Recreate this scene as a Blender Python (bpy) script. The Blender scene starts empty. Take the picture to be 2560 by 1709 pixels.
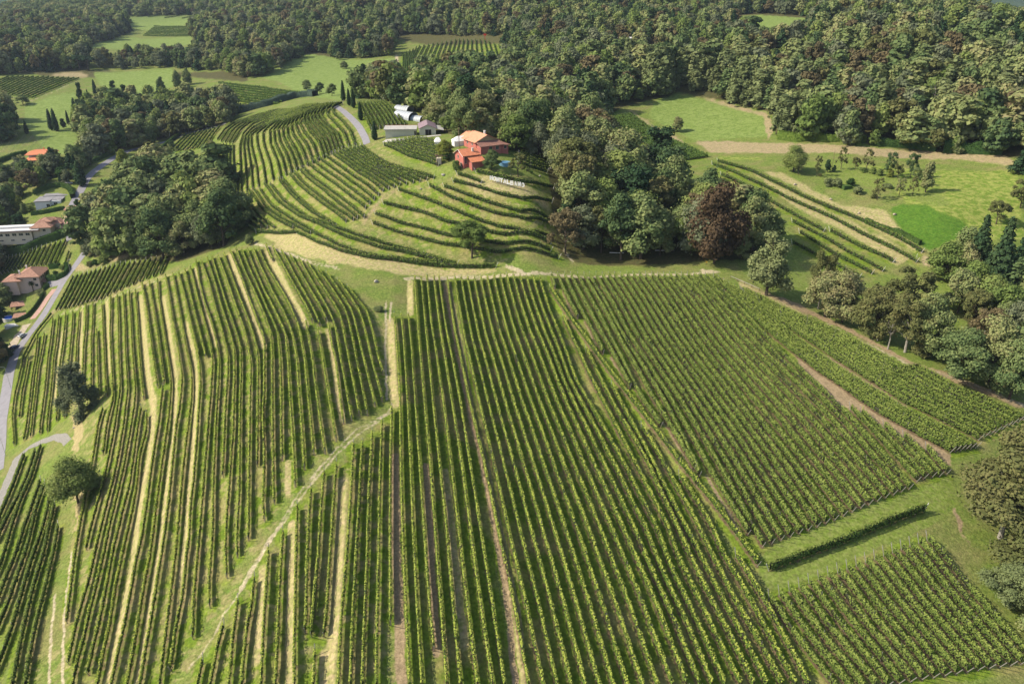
import bpy, math, random
import numpy as np
from mathutils import Vector, Matrix
R = math.radians
rng = np.random.default_rng(7)
random.seed(7)
scene = bpy.context.scene

# ------------------------------------------------------------------ camera, sky, sun, exposure
CAM_Z = 110.0
PITCH = R(25.1)
FPX = 1991.0                       # focal length in pixels of the 2560 px wide photograph (28 mm)
cd = bpy.data.cameras.new('camera'); cam = bpy.data.objects.new('camera', cd)
scene.collection.objects.link(cam); scene.camera = cam
cam.location = (0, 0, CAM_Z); cam.rotation_euler = (R(90) - PITCH, 0, 0)
cd.sensor_width = 36; cd.lens = 28.0; cd.clip_start = 1; cd.clip_end = 30000

SUN_EL = R(40); SUN_VEC = Vector((-1, -0.08, 0)).normalized()
world = bpy.data.worlds.new('World'); scene.world = world; world.use_nodes = True
wn = world.node_tree; wn.nodes.clear()
sky = wn.nodes.new('ShaderNodeTexSky'); sky.sky_type = 'NISHITA'; sky.sun_disc = False
sky.air_density = 1.0; sky.dust_density = 2.0; sky.ozone_density = 0.5; sky.sun_elevation = SUN_EL; sky.sun_rotation = math.atan2(SUN_VEC.x, SUN_VEC.y)
bg = wn.nodes.new('ShaderNodeBackground'); bg.inputs[1].default_value = 0.115
wo = wn.nodes.new('ShaderNodeOutputWorld')
wn.links.new(sky.outputs[0], bg.inputs[0]); wn.links.new(bg.outputs[0], wo.inputs[0])
sl = bpy.data.lights.new('sun', 'SUN'); sl.energy = 4.4; sl.angle = R(0.6); sl.color = (1.0, 0.91, 0.74)
sun = bpy.data.objects.new('sun', sl); scene.collection.objects.link(sun)
sv = Vector((SUN_VEC.x*math.cos(SUN_EL), SUN_VEC.y*math.cos(SUN_EL), math.sin(SUN_EL)))
sun.rotation_euler = sv.to_track_quat('Z', 'Y').to_euler()
scene.view_settings.view_transform = 'Standard'; scene.view_settings.look = 'None'
scene.view_settings.exposure = 0.7; scene.view_settings.gamma = 1
scene.cycles.max_bounces = 5; scene.cycles.diffuse_bounces = 2; scene.cycles.transparent_max_bounces = 4
scene.cycles.volume_bounces = 0

# ------------------------------------------------------------------ reading positions off the survey views
VIEW = dict(S=(0,0,1.0), Z1=(0,0,2.7314), Z2=(850,0,2.7314), Z3=(1700,0,2.7314), Z4=(0,570,2.7314), Z5=(850,570,2.7314),
  Z6=(1700,570,2.7314), Z7=(0,1139,2.7314), Z8=(850,1139,2.7314), Z9=(1700,1139,2.7314),
  P1=(0,740,4.698), P2=(480,600,4.698), P3=(480,900,4.698), P4=(0,1060,4.698), P5=(0,1376,4.698), P6=(480,1200,4.698),
  P7=(480,1376,4.698), P8=(940,680,4.698), Q1=(1360,680,4.698), Q2=(1800,680,4.698), Q3=(2060,860,2.684),
  Q4=(1600,1000,2.684), Q5=(2060,1376,2.684), Q6=(1600,1376,2.684), Q7=(2000,1100,2.684),
  K1=(520,230,2.982), K2=(560,400,2.982), K3=(980,420,2.982), K4=(1750,380,2.237), K5=(0,560,4.473), K6=(1200,470,5.366),
  R6=(930,250,4.998), V4=(0,340,5.463), V5=(0,600,5.463))
def pp(s):
    out = []; cur = 'S'
    for tok in s.split():
        if ',' in tok:
            a, b = tok.split(','); ox, oy, k = VIEW[cur]
            out.append((ox + float(a)/k, oy + float(b)/k))
        else: cur = tok
    return np.array(out)

CP, SP = math.cos(PITCH), math.sin(PITCH)
def ray(px, py):
    px = np.asarray(px, float); py = np.asarray(py, float)
    a = (px - 1280.0)/FPX; b = (854.5 - py)/FPX
    return a, CP + b*SP, -SP + b*CP
def project(x, y, z):
    zc = y*CP - (z - CAM_Z)*SP; yc = y*SP + (z - CAM_Z)*CP
    return 1280 + FPX*x/zc, 854.5 - FPX*yc/zc, zc

# ------------------------------------------------------------------ terrain height: smooth surface through surveyed spots
SPOTS = """
0,1709,-16 300,1709,-8 640,1709,-2 1280,1709,0 1920,1709,0 2560,1709,-3 -300,1709,-30 2860,1709,-6
0,1300,-26 160,1260,-18 320,1300,-8 640,1300,4 1280,1300,7 1920,1300,6 2560,1300,2 2860,1300,0
10,1100,-38 100,1050,-30 300,1000,-8 500,950,4 640,1000,11 960,1000,12 1280,1000,12 1920,1000,13 2560,1000,8
-300,1300,-42 -300,1000,-48 -300,800,-44 -300,620,-30 -300,400,-5 -300,250,8
55,850,-40 150,780,-31 250,730,-20 420,660,-5 620,615,8 480,760,3 700,800,14
1280,850,15 900,800,14 1800,850,15 2300,900,13 2700,1000,6
100,700,-27 60,620,-18 100,560,-10 130,500,-3 300,640,-11 420,640,-5
1000,690,16 1280,695,17 1600,690,18 1800,690,19 1900,730,18
700,620,11 800,560,20 900,530,26 1000,560,24 1000,480,33 930,430,36 1100,430,40 1150,420,42 1240,455,39 1330,500,35
1380,640,19 1240,640,19 1100,640,18 1380,560,26 1300,400,42
1000,340,44 930,300,46 1060,330,44 850,255,47 870,320,42 780,290,43 700,300,36 620,300,22 560,300,14 560,400,14 620,440,18 700,400,30 580,520,7 640,560,9
770,400,31
560,370,12 450,340,6 300,400,4 95,400,4 200,330,4 50,280,6 200,190,18 50,200,18 480,240,16 640,225,22 720,240,24
400,110,27 400,60,37 210,120,27 0,100,32 0,20,45 250,20,48 400,15,52 600,0,60
800,180,28 900,200,30 860,150,31 980,150,34 1000,190,36 1120,190,38 1120,100,44 1280,150,44 620,150,30
1100,260,36 1250,250,40 1400,330,38 1500,450,31 1500,600,20 1640,640,18
800,0,62 1000,0,72 1280,0,76 1280,60,60 1500,100,58 1500,0,76 1450,180,46 1750,60,62 1750,0,74
1600,340,29 1700,400,28 1750,300,34 1850,330,33 2000,370,33 2300,385,34 2520,400,36 1900,430,31 2200,450,31 2350,540,27 2500,600,22
1950,560,22 2150,620,19 2300,660,17 2050,680,16 2300,800,13 2500,880,11 2560,700,16 2700,500,30 2700,700,14
2200,250,48 2000,220,46 2400,300,44 2560,300,46 2200,150,60 2000,120,60 1880,75,62 2200,60,72 2450,90,68 2560,120,66 2750,150,66 2750,300,50
1950,30,70
"""
_cx, _cy, _cz = [], [], []
for tok in SPOTS.split():
    a, b, c = map(float, tok.split(','))
    dx, dy, dz = ray(a, b); t = (c - CAM_Z)/dz
    _cx.append(dx*t); _cy.append(dy*t); _cz.append(c)
# far country, given directly in metres (east, north, height)
for x, y, z in [(0,1350,66),(400,1300,74),(-400,1500,58),(-900,1700,50),(900,1050,30),(700,1250,25),(1200,1100,20),(1300,1700,-10),(0,2200,60),
                (900,2600,-30),(1500,2600,-30),(-1500,2200,70),(-600,2600,75),(0,4000,120),(1500,4300,75),(2600,4200,60),(-2500,4000,130),
                (3500,6500,330),(0,6500,330),(-3500,6500,330),(0,8500,600),(5000,8500,600),(-5000,8500,600),(1700,2000,-25),
                (900,700,60),(700,450,50),(500,200,0),(-500,200,-50),(-700,450,-10),(-1000,800,15),(-900,1200,35),
                (0,40,-6),(60,40,-8),(-60,40,-14),(200,60,-12),(-200,60,-45)]:
    _cx.append(x); _cy.append(y); _cz.append(z)
_cx, _cy, _cz = map(np.array, (_cx, _cy, _cz))
def warp(x, y):
    yy = np.sqrt(np.maximum(y, 20.0)**2 + 60.0**2)
    return np.stack([2.2*x/yy, 1.6*np.log(yy/100.0)], -1)
_cw = warp(_cx, _cy)
def _kern(a, b):
    d2 = ((a[:, None, :] - b[None, :, :])**2).sum(-1)
    return d2*np.log(d2 + 1e-9)*0.5
_n = len(_cx)
_A = np.zeros((_n+3, _n+3)); _A[:_n, :_n] = _kern(_cw, _cw) + np.eye(_n)*0.004
_A[:_n, _n] = 1; _A[:_n, _n+1:] = _cw; _A[_n, :_n] = 1; _A[_n+1:, :_n] = _cw.T
_wt = np.linalg.solve(_A, np.concatenate([_cz, [0, 0, 0]]))
def vnoise(x, y, s, seed=0):
    x = x/s + seed*17.13; y = y/s + seed*9.71
    xi = np.floor(x).astype(int); yi = np.floor(y).astype(int); fx = x - xi; fy = y - yi
    fx = fx*fx*(3-2*fx); fy = fy*fy*(3-2*fy)
    def h(i, j):
        n = (i*374761393 + j*668265263 + seed*982451653) & 0x7fffffff
        n = ((n ^ (n >> 13))*1274126177) & 0x7fffffff
        return (n % 65536)/65535.0
    return (h(xi,yi)*(1-fx)+h(xi+1,yi)*fx)*(1-fy) + (h(xi,yi+1)*(1-fx)+h(xi+1,yi+1)*fx)*fy
BANKS = []                      # world-space bank segments: (x0,y0,x1,y1,amp), filled below
def _smooth_h(x, y):
    sh = np.shape(x); x = np.ravel(np.asarray(x, float)); y = np.ravel(np.asarray(y, float))
    out = np.empty(len(x))
    for i in range(0, len(x), 20000):
        w = warp(x[i:i+20000], y[i:i+20000])
        out[i:i+20000] = _kern(w, _cw) @ _wt[:_n] + _wt[_n] + w @ _wt[_n+1:]
    out += (vnoise(x, y, 23, 3) - .5)*0.5 + (vnoise(x, y, 9, 4) - .5)*0.22
    far = np.clip((y - 2200)/1500, 0, 1)
    out += far*((vnoise(x, y, 420, 5) - .5)*130 + (vnoise(x, y, 150, 6) - .5)*30)
    return out.reshape(sh)
def height(x, y):
    z = _smooth_h(x, y)
    if BANKS:
        sh = np.shape(z); X = np.ravel(np.asarray(x, float)); Y = np.ravel(np.asarray(y, float)); add = np.zeros(len(X))
        for P, A_ in BANKS:
            lo = P.min(0) - 6; hi = P.max(0) + 6
            k = np.where((X > lo[0]) & (X < hi[0]) & (Y > lo[1]) & (Y < hi[1]))[0]
            if len(k) == 0: continue
            xx, yy = X[k], Y[k]; best = np.full(len(k), 99.0); sg = np.zeros(len(k))
            for a, b in zip(P[:-1], P[1:]):
                v = b - a; l2 = v@v + 1e-9; t = np.clip(((xx-a[0])*v[0] + (yy-a[1])*v[1])/l2, 0, 1)
                dx, dy = xx - a[0] - t*v[0], yy - a[1] - t*v[1]; d = np.hypot(dx, dy); m = d < best
                best = np.where(m, d, best); sg = np.where(m, np.sign(v[0]*dy - v[1]*dx), sg)
            e = np.minimum(np.hypot(xx-P[0,0], yy-P[0,1]), np.hypot(xx-P[-1,0], yy-P[-1,1]))
            s = best*sg; f = np.where(best < .8, s/.8, sg*np.clip(1 - (best-.8)/4.5, 0, 1))
            add[k] += A_*f*np.clip(e/5, 0, 1)
        z = z + add.reshape(sh)
    return z
def unproject(P, h=0.0):
    """pixels -> points on the terrain raised by h metres"""
    dx, dy, dz = ray(P[:, 0], P[:, 1])
    t = np.full(len(dx), 60.0); step = np.full(len(dx), 6.0); prev = t.copy(); done = np.zeros(len(dx), bool)
    for _ in range(420):
        x, y, z = dx*t, dy*t, CAM_Z + dz*t
        g = height(x, y) + h
        below = (z <= g) & ~done
        done |= below
        if done.all(): break
        prev = np.where(done, prev, t); t = np.where(done, t, t*1.012 + .4)
    lo, hi = prev, t
    for _ in range(22):
        m = (lo + hi)/2
        b = CAM_Z + dz*m <= height(dx*m, dy*m) + h
        hi = np.where(b, m, hi); lo = np.where(b, lo, m)
    x, y = dx*hi, dy*hi
    return np.stack([x, y, height(x, y)], -1)
BANK_LINES = ['P2 430,170 560,500 700,800 800,1100 850,1250','P2 890,130 1020,400 1190,740 1340,1020','P2 30,330 120,620 200,980 290,1250',
 'P1 1640,0 1690,500 1740,1000 1800,1250 1790,1500 P4 1750,400 1680,700 1600,1200 P5 1570,100 1400,900 1270,1564',
 'P1 1910,0 1980,400 2060,950 2050,1564 P4 1980,600 1880,1400 P5 1700,1000 1620,1564','P1 2180,300 2290,800 2310,1200 P4 2270,100 2220,800 2170,1400 P5 2100,400',
 'P1 1250,50 1270,400 1290,900','P1 960,150 950,500 945,950','P1 740,400 700,650 640,1250','P2 1600,1050 1670,1409 P3 1700,300 1760,700',
 'P6 1770,0 1740,700 1680,1564 P7 1640,1200 1600,1564','P6 1170,500 1150,1564 P7 1150,1564','P7 830,200 760,1300','P8 170,560 200,1300 230,1564','P8 400,110 400,500',
 'P8 850,130 920,500 1000,900 1070,1350 1110,1564 Z8 1000,120 1090,520 1200,1050 1260,1557',
 'P3 40,100 30,900 0,1500','Q1 110,330 300,600 560,960 780,1220 1000,1500 Q4 240,440 400,640 620,894']
BANKS += [(unproject(pp(s))[:, :2], a) for s, a in zip(BANK_LINES, [.5,.55,.4,.6,.5,.4,.4,.4,.4,.45,.55,.4,.4,.45,.45,.45,.35,.35])]
def W(s, h=0.0): return unproject(pp(s), h)
# ------------------------------------------------------------------ object helpers
def new_mesh(name, V, F, mats, parent=None, smooth=False, matidx=None, loc=None):
    """V (n,3), F (m,k) array or list of index lists"""
    me = bpy.data.meshes.new(name)
    V = np.asarray(V, np.float32)
    if isinstance(F, np.ndarray) and F.ndim == 2:
        m, k = F.shape
        me.vertices.add(len(V)); me.vertices.foreach_set('co', V.ravel())
        me.loops.add(m*k); me.loops.foreach_set('vertex_index', F.astype(np.int32).ravel())
        me.polygons.add(m); me.polygons.foreach_set('loop_start', np.arange(0, m*k, k, dtype=np.int32))
        me.update(calc_edges=True)
    else:
        me.from_pydata([tuple(map(float, v)) for v in V], [], [list(map(int, f)) for f in F]); me.update()
    for m_ in (mats if isinstance(mats, (list, tuple)) else [mats]): me.materials.append(m_)
    if matidx is not None: me.polygons.foreach_set('material_index', np.asarray(matidx, np.int32))
    if smooth: me.polygons.foreach_set('use_smooth', np.ones(len(me.polygons), bool))
    o = bpy.data.objects.new(name, me); scene.collection.objects.link(o)
    if parent: o.parent = parent
    if loc is not None: o.location = loc
    return o
def tag(o, label, cat, group=None, kind=None):
    if label: o['label'] = label
    if cat: o['category'] = cat
    if group: o['group'] = group
    if kind: o['kind'] = kind
    return o
def empty(name, loc, rz, label, cat, group=None):
    o = bpy.data.objects.new(name, None); scene.collection.objects.link(o)
    o.location = loc; o.rotation_euler = (0, 0, rz); o.empty_display_size = 0.5
    return tag(o, label, cat, group)
class MB:
    """collects boxes, prisms and tubes into one mesh"""
    def __init__(s): s.v = []; s.f = []; s.mi = []
    def add(s, V, F, mi=0):
        n = len(s.v); s.v += [tuple(v) for v in V]; s.f += [[i+n for i in f] for f in F]; s.mi += [mi]*len(F); return s
    def box(s, x0, x1, y0, y1, z0, z1, mi=0, rot=None):
        V = [(x,y,z) for z in (z0,z1) for x,y in ((x0,y0),(x1,y0),(x1,y1),(x0,y1))]
        if rot: V = [rot @ Vector(v) for v in V]
        return s.add(V, [(3,2,1,0),(4,5,6,7),(0,1,5,4),(1,2,6,5),(2,3,7,6),(3,0,4,7)], mi)
    def tube(s, P, r, n=6, mi=0, cap=True):
        P = [Vector(p) for p in P]; r = r if isinstance(r, (list, tuple)) else [r]*len(P); V = []; F = []
        for i, p in enumerate(P):
            d = (P[min(i+1, len(P)-1)] - P[max(i-1, 0)]).normalized()
            a = d.cross(Vector((0.3,0.1,1)) if abs(d.z) < .9 else Vector((1,0,0))).normalized(); b = d.cross(a)
            V += [p + (a*math.cos(2*math.pi*k/n) + b*math.sin(2*math.pi*k/n))*r[i] for k in range(n)]
        for i in range(len(P)-1):
            for k in range(n): F.append((i*n+k, i*n+(k+1)%n, (i+1)*n+(k+1)%n, (i+1)*n+k))
        if cap: F += [tuple(range(n))[::-1], tuple(range((len(P)-1)*n, len(P)*n))]
        return s.add(V, F, mi)
    def lathe(s, prof, n=16, c=(0,0,0), mi=0):
        V = [(c[0]+r*math.cos(2*math.pi*k/n), c[1]+r*math.sin(2*math.pi*k/n), c[2]+z) for r, z in prof for k in range(n)]
        F = [(i*n+k, i*n+(k+1)%n, (i+1)*n+(k+1)%n, (i+1)*n+k) for i in range(len(prof)-1) for k in range(n)]
        return s.add(V, F, mi)
    def build(s, name, mats, parent=None, smooth=False, loc=None):
        return new_mesh(name, s.v, s.f, mats, parent, smooth, s.mi if isinstance(mats, (list, tuple)) else None, loc)

# ------------------------------------------------------------------ materials
def mat(name, col, rough=0.8, metal=0.0, noise=0.0, scale=4.0, col2=None, bump=0.0, spec=0.3):
    m = bpy.data.materials.new(name); m.use_nodes = True; nt = m.node_tree; b = nt.nodes['Principled BSDF']
    b.inputs['Roughness'].default_value = rough; b.inputs['Metallic'].default_value = metal
    b.inputs['Specular IOR Level'].default_value = spec
    if noise or col2:
        tc = nt.nodes.new('ShaderNodeTexCoord'); n = nt.nodes.new('ShaderNodeTexNoise'); n.inputs['Scale'].default_value = scale
        n.inputs['Detail'].default_value = 4
        nt.links.new(tc.outputs['Object'], n.inputs['Vector'])
        mx = nt.nodes.new('ShaderNodeMix'); mx.data_type = 'RGBA'
        c2 = col2 or tuple(c*(1-noise) for c in col)
        mx.inputs[6].default_value = (*col, 1); mx.inputs[7].default_value = (*c2, 1)
        rr = nt.nodes.new('ShaderNodeMapRange'); rr.inputs[1].default_value = .35; rr.inputs[2].default_value = .65
        nt.links.new(n.outputs[0], rr.inputs[0]); nt.links.new(rr.outputs[0], mx.inputs[0]); nt.links.new(mx.outputs[2], b.inputs['Base Color'])
        if bump:
            bp = nt.nodes.new('ShaderNodeBump'); bp.inputs['Strength'].default_value = bump; nt.links.new(n.outputs[0], bp.inputs['Height']); nt.links.new(bp.outputs[0], b.inputs['Normal'])
    else: b.inputs['Base Color'].default_value = (*col, 1)
    return m
def leafmat(name, cols, scale=.35, trans=.25, tipcol=None, objvar=1.0):
    """foliage: colour varies per plant (object random) and per clump of leaves (noise in object space)"""
    m = bpy.data.materials.new(name); m.use_nodes = True; nt = m.node_tree; nt.nodes.clear(); N = nt.nodes.new; L = nt.links.new
    out = N('ShaderNodeOutputMaterial'); d = N('ShaderNodeBsdfDiffuse'); t = N('ShaderNodeBsdfTranslucent'); mx = N('ShaderNodeMixShader'); mx.inputs[0].default_value = trans
    oi = N('ShaderNodeObjectInfo'); tc = N('ShaderNodeTexCoord'); n = N('ShaderNodeTexNoise'); n.inputs['Scale'].default_value = scale; n.inputs['Detail'].default_value = 3
    L(tc.outputs['Object'], n.inputs['Vector'])
    geo = N('ShaderNodeNewGeometry')
    a = N('ShaderNodeMath'); a.operation = 'MULTIPLY_ADD'; a.inputs[1].default_value = objvar*.75; L(oi.outputs['Random'], a.inputs[0])
    b = N('ShaderNodeMath'); b.operation = 'MULTIPLY_ADD'; b.inputs[1].default_value = .9; b.inputs[2].default_value = -.45 + .5*(1-objvar*.75); L(n.outputs[0], b.inputs[0]); L(b.outputs[0], a.inputs[2])
    e = N('ShaderNodeMath'); e.operation = 'MULTIPLY_ADD'; e.inputs[1].default_value = .3; L(geo.outputs['Random Per Island'], e.inputs[0])
    s = N('ShaderNodeMath'); s.operation = 'SUBTRACT'; s.inputs[1].default_value = .15; L(a.outputs[0], s.inputs[0]); L(s.outputs[0], e.inputs[2])
    cr = N('ShaderNodeValToRGB'); el = cr.color_ramp.elements
    for i, c in enumerate(cols):
        p = i/(len(cols)-1)
        if i < 2: el[i].position = p; el[i].color = (*c, 1)
        else: k = el.new(p); k.color = (*c, 1)
    el_sorted = None
    L(e.outputs[0], cr.inputs[0])
    L(cr.outputs[0], d.inputs[0]); L(cr.outputs[0], t.inputs[0]); L(d.outputs[0], mx.inputs[1]); L(t.outputs[0], mx.inputs[2]); L(mx.outputs[0], out.inputs[0])
    return m
def ramp_fix(cols):
    return cols
MAT = {}
MAT['post'] = mat('weathered_post', (.30,.28,.25), noise=.4)
MAT['white_post'] = mat('pale_post', (.62,.60,.55), noise=.2)
MAT['bark'] = mat('bark', (.10,.075,.055), noise=.5, scale=3)
MAT['pale_bark'] = mat('pale_bark', (.33,.30,.26), noise=.3, scale=3)
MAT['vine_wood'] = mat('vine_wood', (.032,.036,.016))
MAT['vine'] = leafmat('vine_leaf', [(.05,.095,.020),(.10,.165,.03),(.16,.235,.045),(.24,.30,.07)], scale=.8, trans=.3, objvar=.25)
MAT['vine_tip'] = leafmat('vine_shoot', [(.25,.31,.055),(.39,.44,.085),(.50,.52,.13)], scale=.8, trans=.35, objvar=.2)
MAT['vine_mid'] = leafmat('vine_leaf_mid', [(.07,.12,.025),(.12,.18,.04),(.18,.24,.06),(.24,.29,.08)], scale=.8, trans=.3, objvar=.25)
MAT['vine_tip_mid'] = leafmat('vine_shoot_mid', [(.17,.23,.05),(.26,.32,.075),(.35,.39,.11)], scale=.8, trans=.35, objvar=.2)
MAT['vine_dark'] = leafmat('vine_leaf_deep', [(.035,.065,.020),(.065,.115,.03),(.10,.16,.04),(.15,.20,.05)], scale=.8, trans=.25, objvar=.25)
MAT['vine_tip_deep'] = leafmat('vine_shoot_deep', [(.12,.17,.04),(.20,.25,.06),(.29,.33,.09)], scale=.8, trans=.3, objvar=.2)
MAT['hedge'] = leafmat('hedge_leaf', [(.025,.055,.016),(.045,.09,.025),(.075,.125,.035)], scale=1.2, trans=.15)
# ------------------------------------------------------------------ vineyard rows: surveyed lines
_o1 = ['first','second','third','fourth','fifth','sixth','seventh','eighth','ninth','tenth','eleventh','twelfth','thirteenth','fourteenth','fifteenth','sixteenth','seventeenth','eighteenth','nineteenth']
_t = ['twent','thirt','fort','fift','sixt','sevent','eight','ninet']
ORD = _o1 + [(t + 'ieth') if k == 0 else t + 'y-' + _o1[k-1] for t in _t for k in range(10)]
ORD += ['hundredth'] + ['hundred and ' + o for o in ORD[:99]]
def resample(P, n=None, step=None):
    P = np.asarray(P, float)[:, :2]; d = np.r_[0, np.cumsum(np.hypot(*np.diff(P, axis=0).T))]
    if n is None: n = max(2, int(round(d[-1]/step)) + 1)
    t = np.linspace(0, d[-1], n)
    if len(P) > 3:                      # smooth the surveyed line a little
        q = np.stack([np.interp(t, d, P[:, k]) for k in (0, 1)], 1)
        w = max(1, n//(4*len(P)))
        if w > 1:
            for k in (0, 1):
                pad = np.r_[2*q[0,k]-q[w:0:-1,k], q[:,k], 2*q[-1,k]-q[-2:-w-2:-1,k]]
                q[:, k] = np.convolve(pad, np.ones(2*w+1)/(2*w+1), 'valid')
        return q
    return np.stack([np.interp(t, d, P[:, k]) for k in (0, 1)], 1)
def family(guides, n):
    """guides: list of (index, 'survey string'); returns n world polylines, blended between guides"""
    G = [(i, resample(W(s, 1.2), n=40)) for i, s in guides]; out = []
    for k in range(n):
        for (i0, g0), (i1, g1) in zip(G[:-1], G[1:]):
            if i0 <= k <= i1: f = (k - i0)/(i1 - i0); out.append(g0*(1-f) + g1*f); break
    return out
FIELDS = []   # (key, style, label template, group, [polylines])
A = """P2 1830,550 2060,850 2120,1060 2195,1409 P3 2240,130
P2 1715,470 1985,870 2050,1130 2110,1409 P3 2230,440
P2 1585,385 1890,860 1960,1150 2020,1409 P3 2145,500
P2 1480,330 1820,860 1870,1080 1935,1409 P3 2055,600
P2 1355,260 1750,900 1790,1130 1845,1409 P3 1960,600
P2 1255,215 1665,950 1690,1050 1750,1409 P3 1870,660
P2 1150,170 1575,920
P2 1600,980 1650,1250 1690,1409 P3 1775,700
P2 1050,120 1500,980
P2 1475,1050 1530,1350 P3 1545,50 1620,520 1690,900
P2 950,80 1260,640 1410,930
P2 1340,960 1380,1200 1430,1480 P3 1430,150 1490,600 1560,1050
P2 870,60 950,230
P2 785,85 870,300 1080,640 1250,1000 1290,1200 1340,1500 P3 1330,60 1380,560 1430,1060
P2 715,90 800,300 950,620 1130,970 1180,1100 1235,1409 P3 1250,250 1300,900 1320,1230
P2 650,100 750,370 850,600 1030,960 1100,1090 1130,1409 P3 1150,400 1190,1000 1210,1430
P2 585,100 650,280 750,500 900,850 1010,1080 1040,1409 P3 1050,400 1050,1000 1060,1130
P2 520,100 600,320 730,600 850,880 930,1090 945,1409 P3 945,500 960,1564 P6 965,230
P2 445,110 570,400 660,660 780,980 855,1170 850,1409 P3 850,400 830,600 850,1100 840,1564 P6 820,300 850,430
P2 375,160 450,370 560,680 700,1040 770,1300 P3 780,100 775,600 765,1200
P2 305,180 400,430 500,740 620,1060 690,1409 P3 690,200 680,700 670,1300 P6 660,650
P2 235,190 310,450 420,800 520,1080 575,1260 P3 575,200 565,700 555,1564 P6 520,700 530,850
P2 180,215 260,470 340,760 430,1040 500,1280 P3 500,200 490,700 440,1409 P6 400,500 390,950 405,1090
P2 110,240 190,470 270,780 350,1050 425,1350 P3 420,200 380,850 360,1320
P2 45,235 90,500 150,740 230,960 290,1180 320,1409 P3 310,300 270,1000 250,1409 P6 240,600 190,1300 205,1440
Z4 1300,265 P2 0,390 60,650 130,900 200,1150 245,1409 P3 220,400 170,1000 130,1500 P6 80,700 20,1350 P7 5,980
Z4 1262,280 P1 2240,0 P2 10,760 120,1200 160,1350
Z4 1220,300 P1 2170,0 2260,400 2340,700 P2 30,1180 90,1450 P3 100,300 60,900 20,1400 P4 2230,1000 2220,1400 P5 2190,0 2150,500 2060,900 2020,1250 1995,1350
Z4 1180,310 P1 2075,0 2130,300 2190,620 2250,900 2250,1200 2210,1500 P4 2150,500 2110,950 2060,1500 P5 1990,600 1940,1000 1870,1564
Z4 1130,320 P1 1985,0 2030,300 2090,600 2140,930 2110,1300 2070,1500 P4 2030,400 1980,900 1900,1500 P5 1850,300 1790,700 1720,1100 1640,1564
Z4 1075,350 P1 1860,0 1920,400 1990,850 2010,1050 1970,1500 P4 1900,450 1840,900 1770,1480 P5 1680,450 1610,900 1550,1250 1490,1564
Z4 1020,365 P1 1780,0 1850,430 1900,830 1925,1000
Z4 970,375 P1 1700,0 1760,420 1820,860 1850,1040
P1 1910,1070 1860,1500 P4 1800,350 1740,800 1660,1350 1600,1564 P5 1530,500 1440,950 1370,1250 1300,1564
Z4 925,425 P1 1590,0 1620,400 1650,900 1685,1180
P1 1720,1380 P4 1720,50 1640,350 1600,750 1530,1100 1440,1500 P5 1350,450 1290,850 1210,1200 1140,1564
P1 1655,1310 1620,1500 P4 1570,350 1520,700 1440,1000 1330,1450 P5 1250,400 1180,750 1110,1050 1030,1400
Z4 885,430 P1 1515,0 1550,600 1590,1100 1580,1250 1540,1500 P4 1460,450 1380,800 1290,1150 1220,1500 P5 1130,400 1050,700 980,1050 900,1300 850,1564
Z4 840,440 P1 1445,0 1470,600 1500,1100 1450,1500 P4 1380,400 1300,750 1220,1050 1110,1500 P5 1040,350 960,600 880,900 800,1280
Z4 800,455 P1 1375,0 1390,500 1410,1100 1350,1500 P4 1270,400 1190,750 1120,1000 1060,1200 1010,1430
Z4 757,465 P1 1300,0 1290,400 1310,800 1330,1200 1250,1500 P4 1210,320
P1 1205,1310 1150,1500 P4 1080,450 1020,700 980,950 930,1200 880,1500 P5 820,500 780,800
P1 1195,80 1210,450 1230,900 1250,1150
P1 1130,390 1145,800 1160,1150
P1 1090,70 1070,500 1070,1150
P1 1010,90 980,600 960,1100
P1 930,170 900,500 870,950 850,1150
P1 855,180 820,600 800,830 750,1400
P1 770,200 730,600 700,800 660,1440
P1 690,230 630,700 590,1150 550,1500 P4 550,60
P1 620,260 560,700 510,1200 460,1564 P4 465,90
P1 520,440 450,800 380,1400 P4 355,120
P1 440,460 380,900 300,1564 P4 275,160
P1 330,740 260,1100 225,1400
P1 600,200 430,400 270,700 170,1150 140,1400 P4 160,220"""
FIELDS.append(('hillside', 'thin', 'slim green vine row, {o} from the dirt track, in the left hillside vineyard', 'vine rows on the left hillside', [W(s, 1.2) for s in A.split('\n')]))
BL = """P4 280,350 190,600 0,1050 -60,1180
P4 410,300 300,640 150,950 0,1250 -60,1380
P4 475,240 380,560 250,850 130,1200 50,1485 P5 0,150 -80,330
P4 470,650 370,950 280,1200 190,1485 P5 100,220 0,480 -60,640
P4 520,690 430,950 300,1485 P5 210,250 120,530 0,820 -60,960
P4 610,700 540,1050 400,1485 P5 290,350 180,750 60,1100 0,1250 -80,1450
P4 640,930 570,1200 515,1485 P5 420,300 330,650 240,1050 140,1564
P4 680,1180 635,1450 P5 590,150 520,450 430,800 360,1150 290,1564"""
FIELDS.append(('corner', 'lush', 'dense vine row, {o} from the left edge, in the bottom left corner plot', 'vine rows in the bottom left corner', [W(s, 1.2) for s in BL.split('\n')]))
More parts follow.
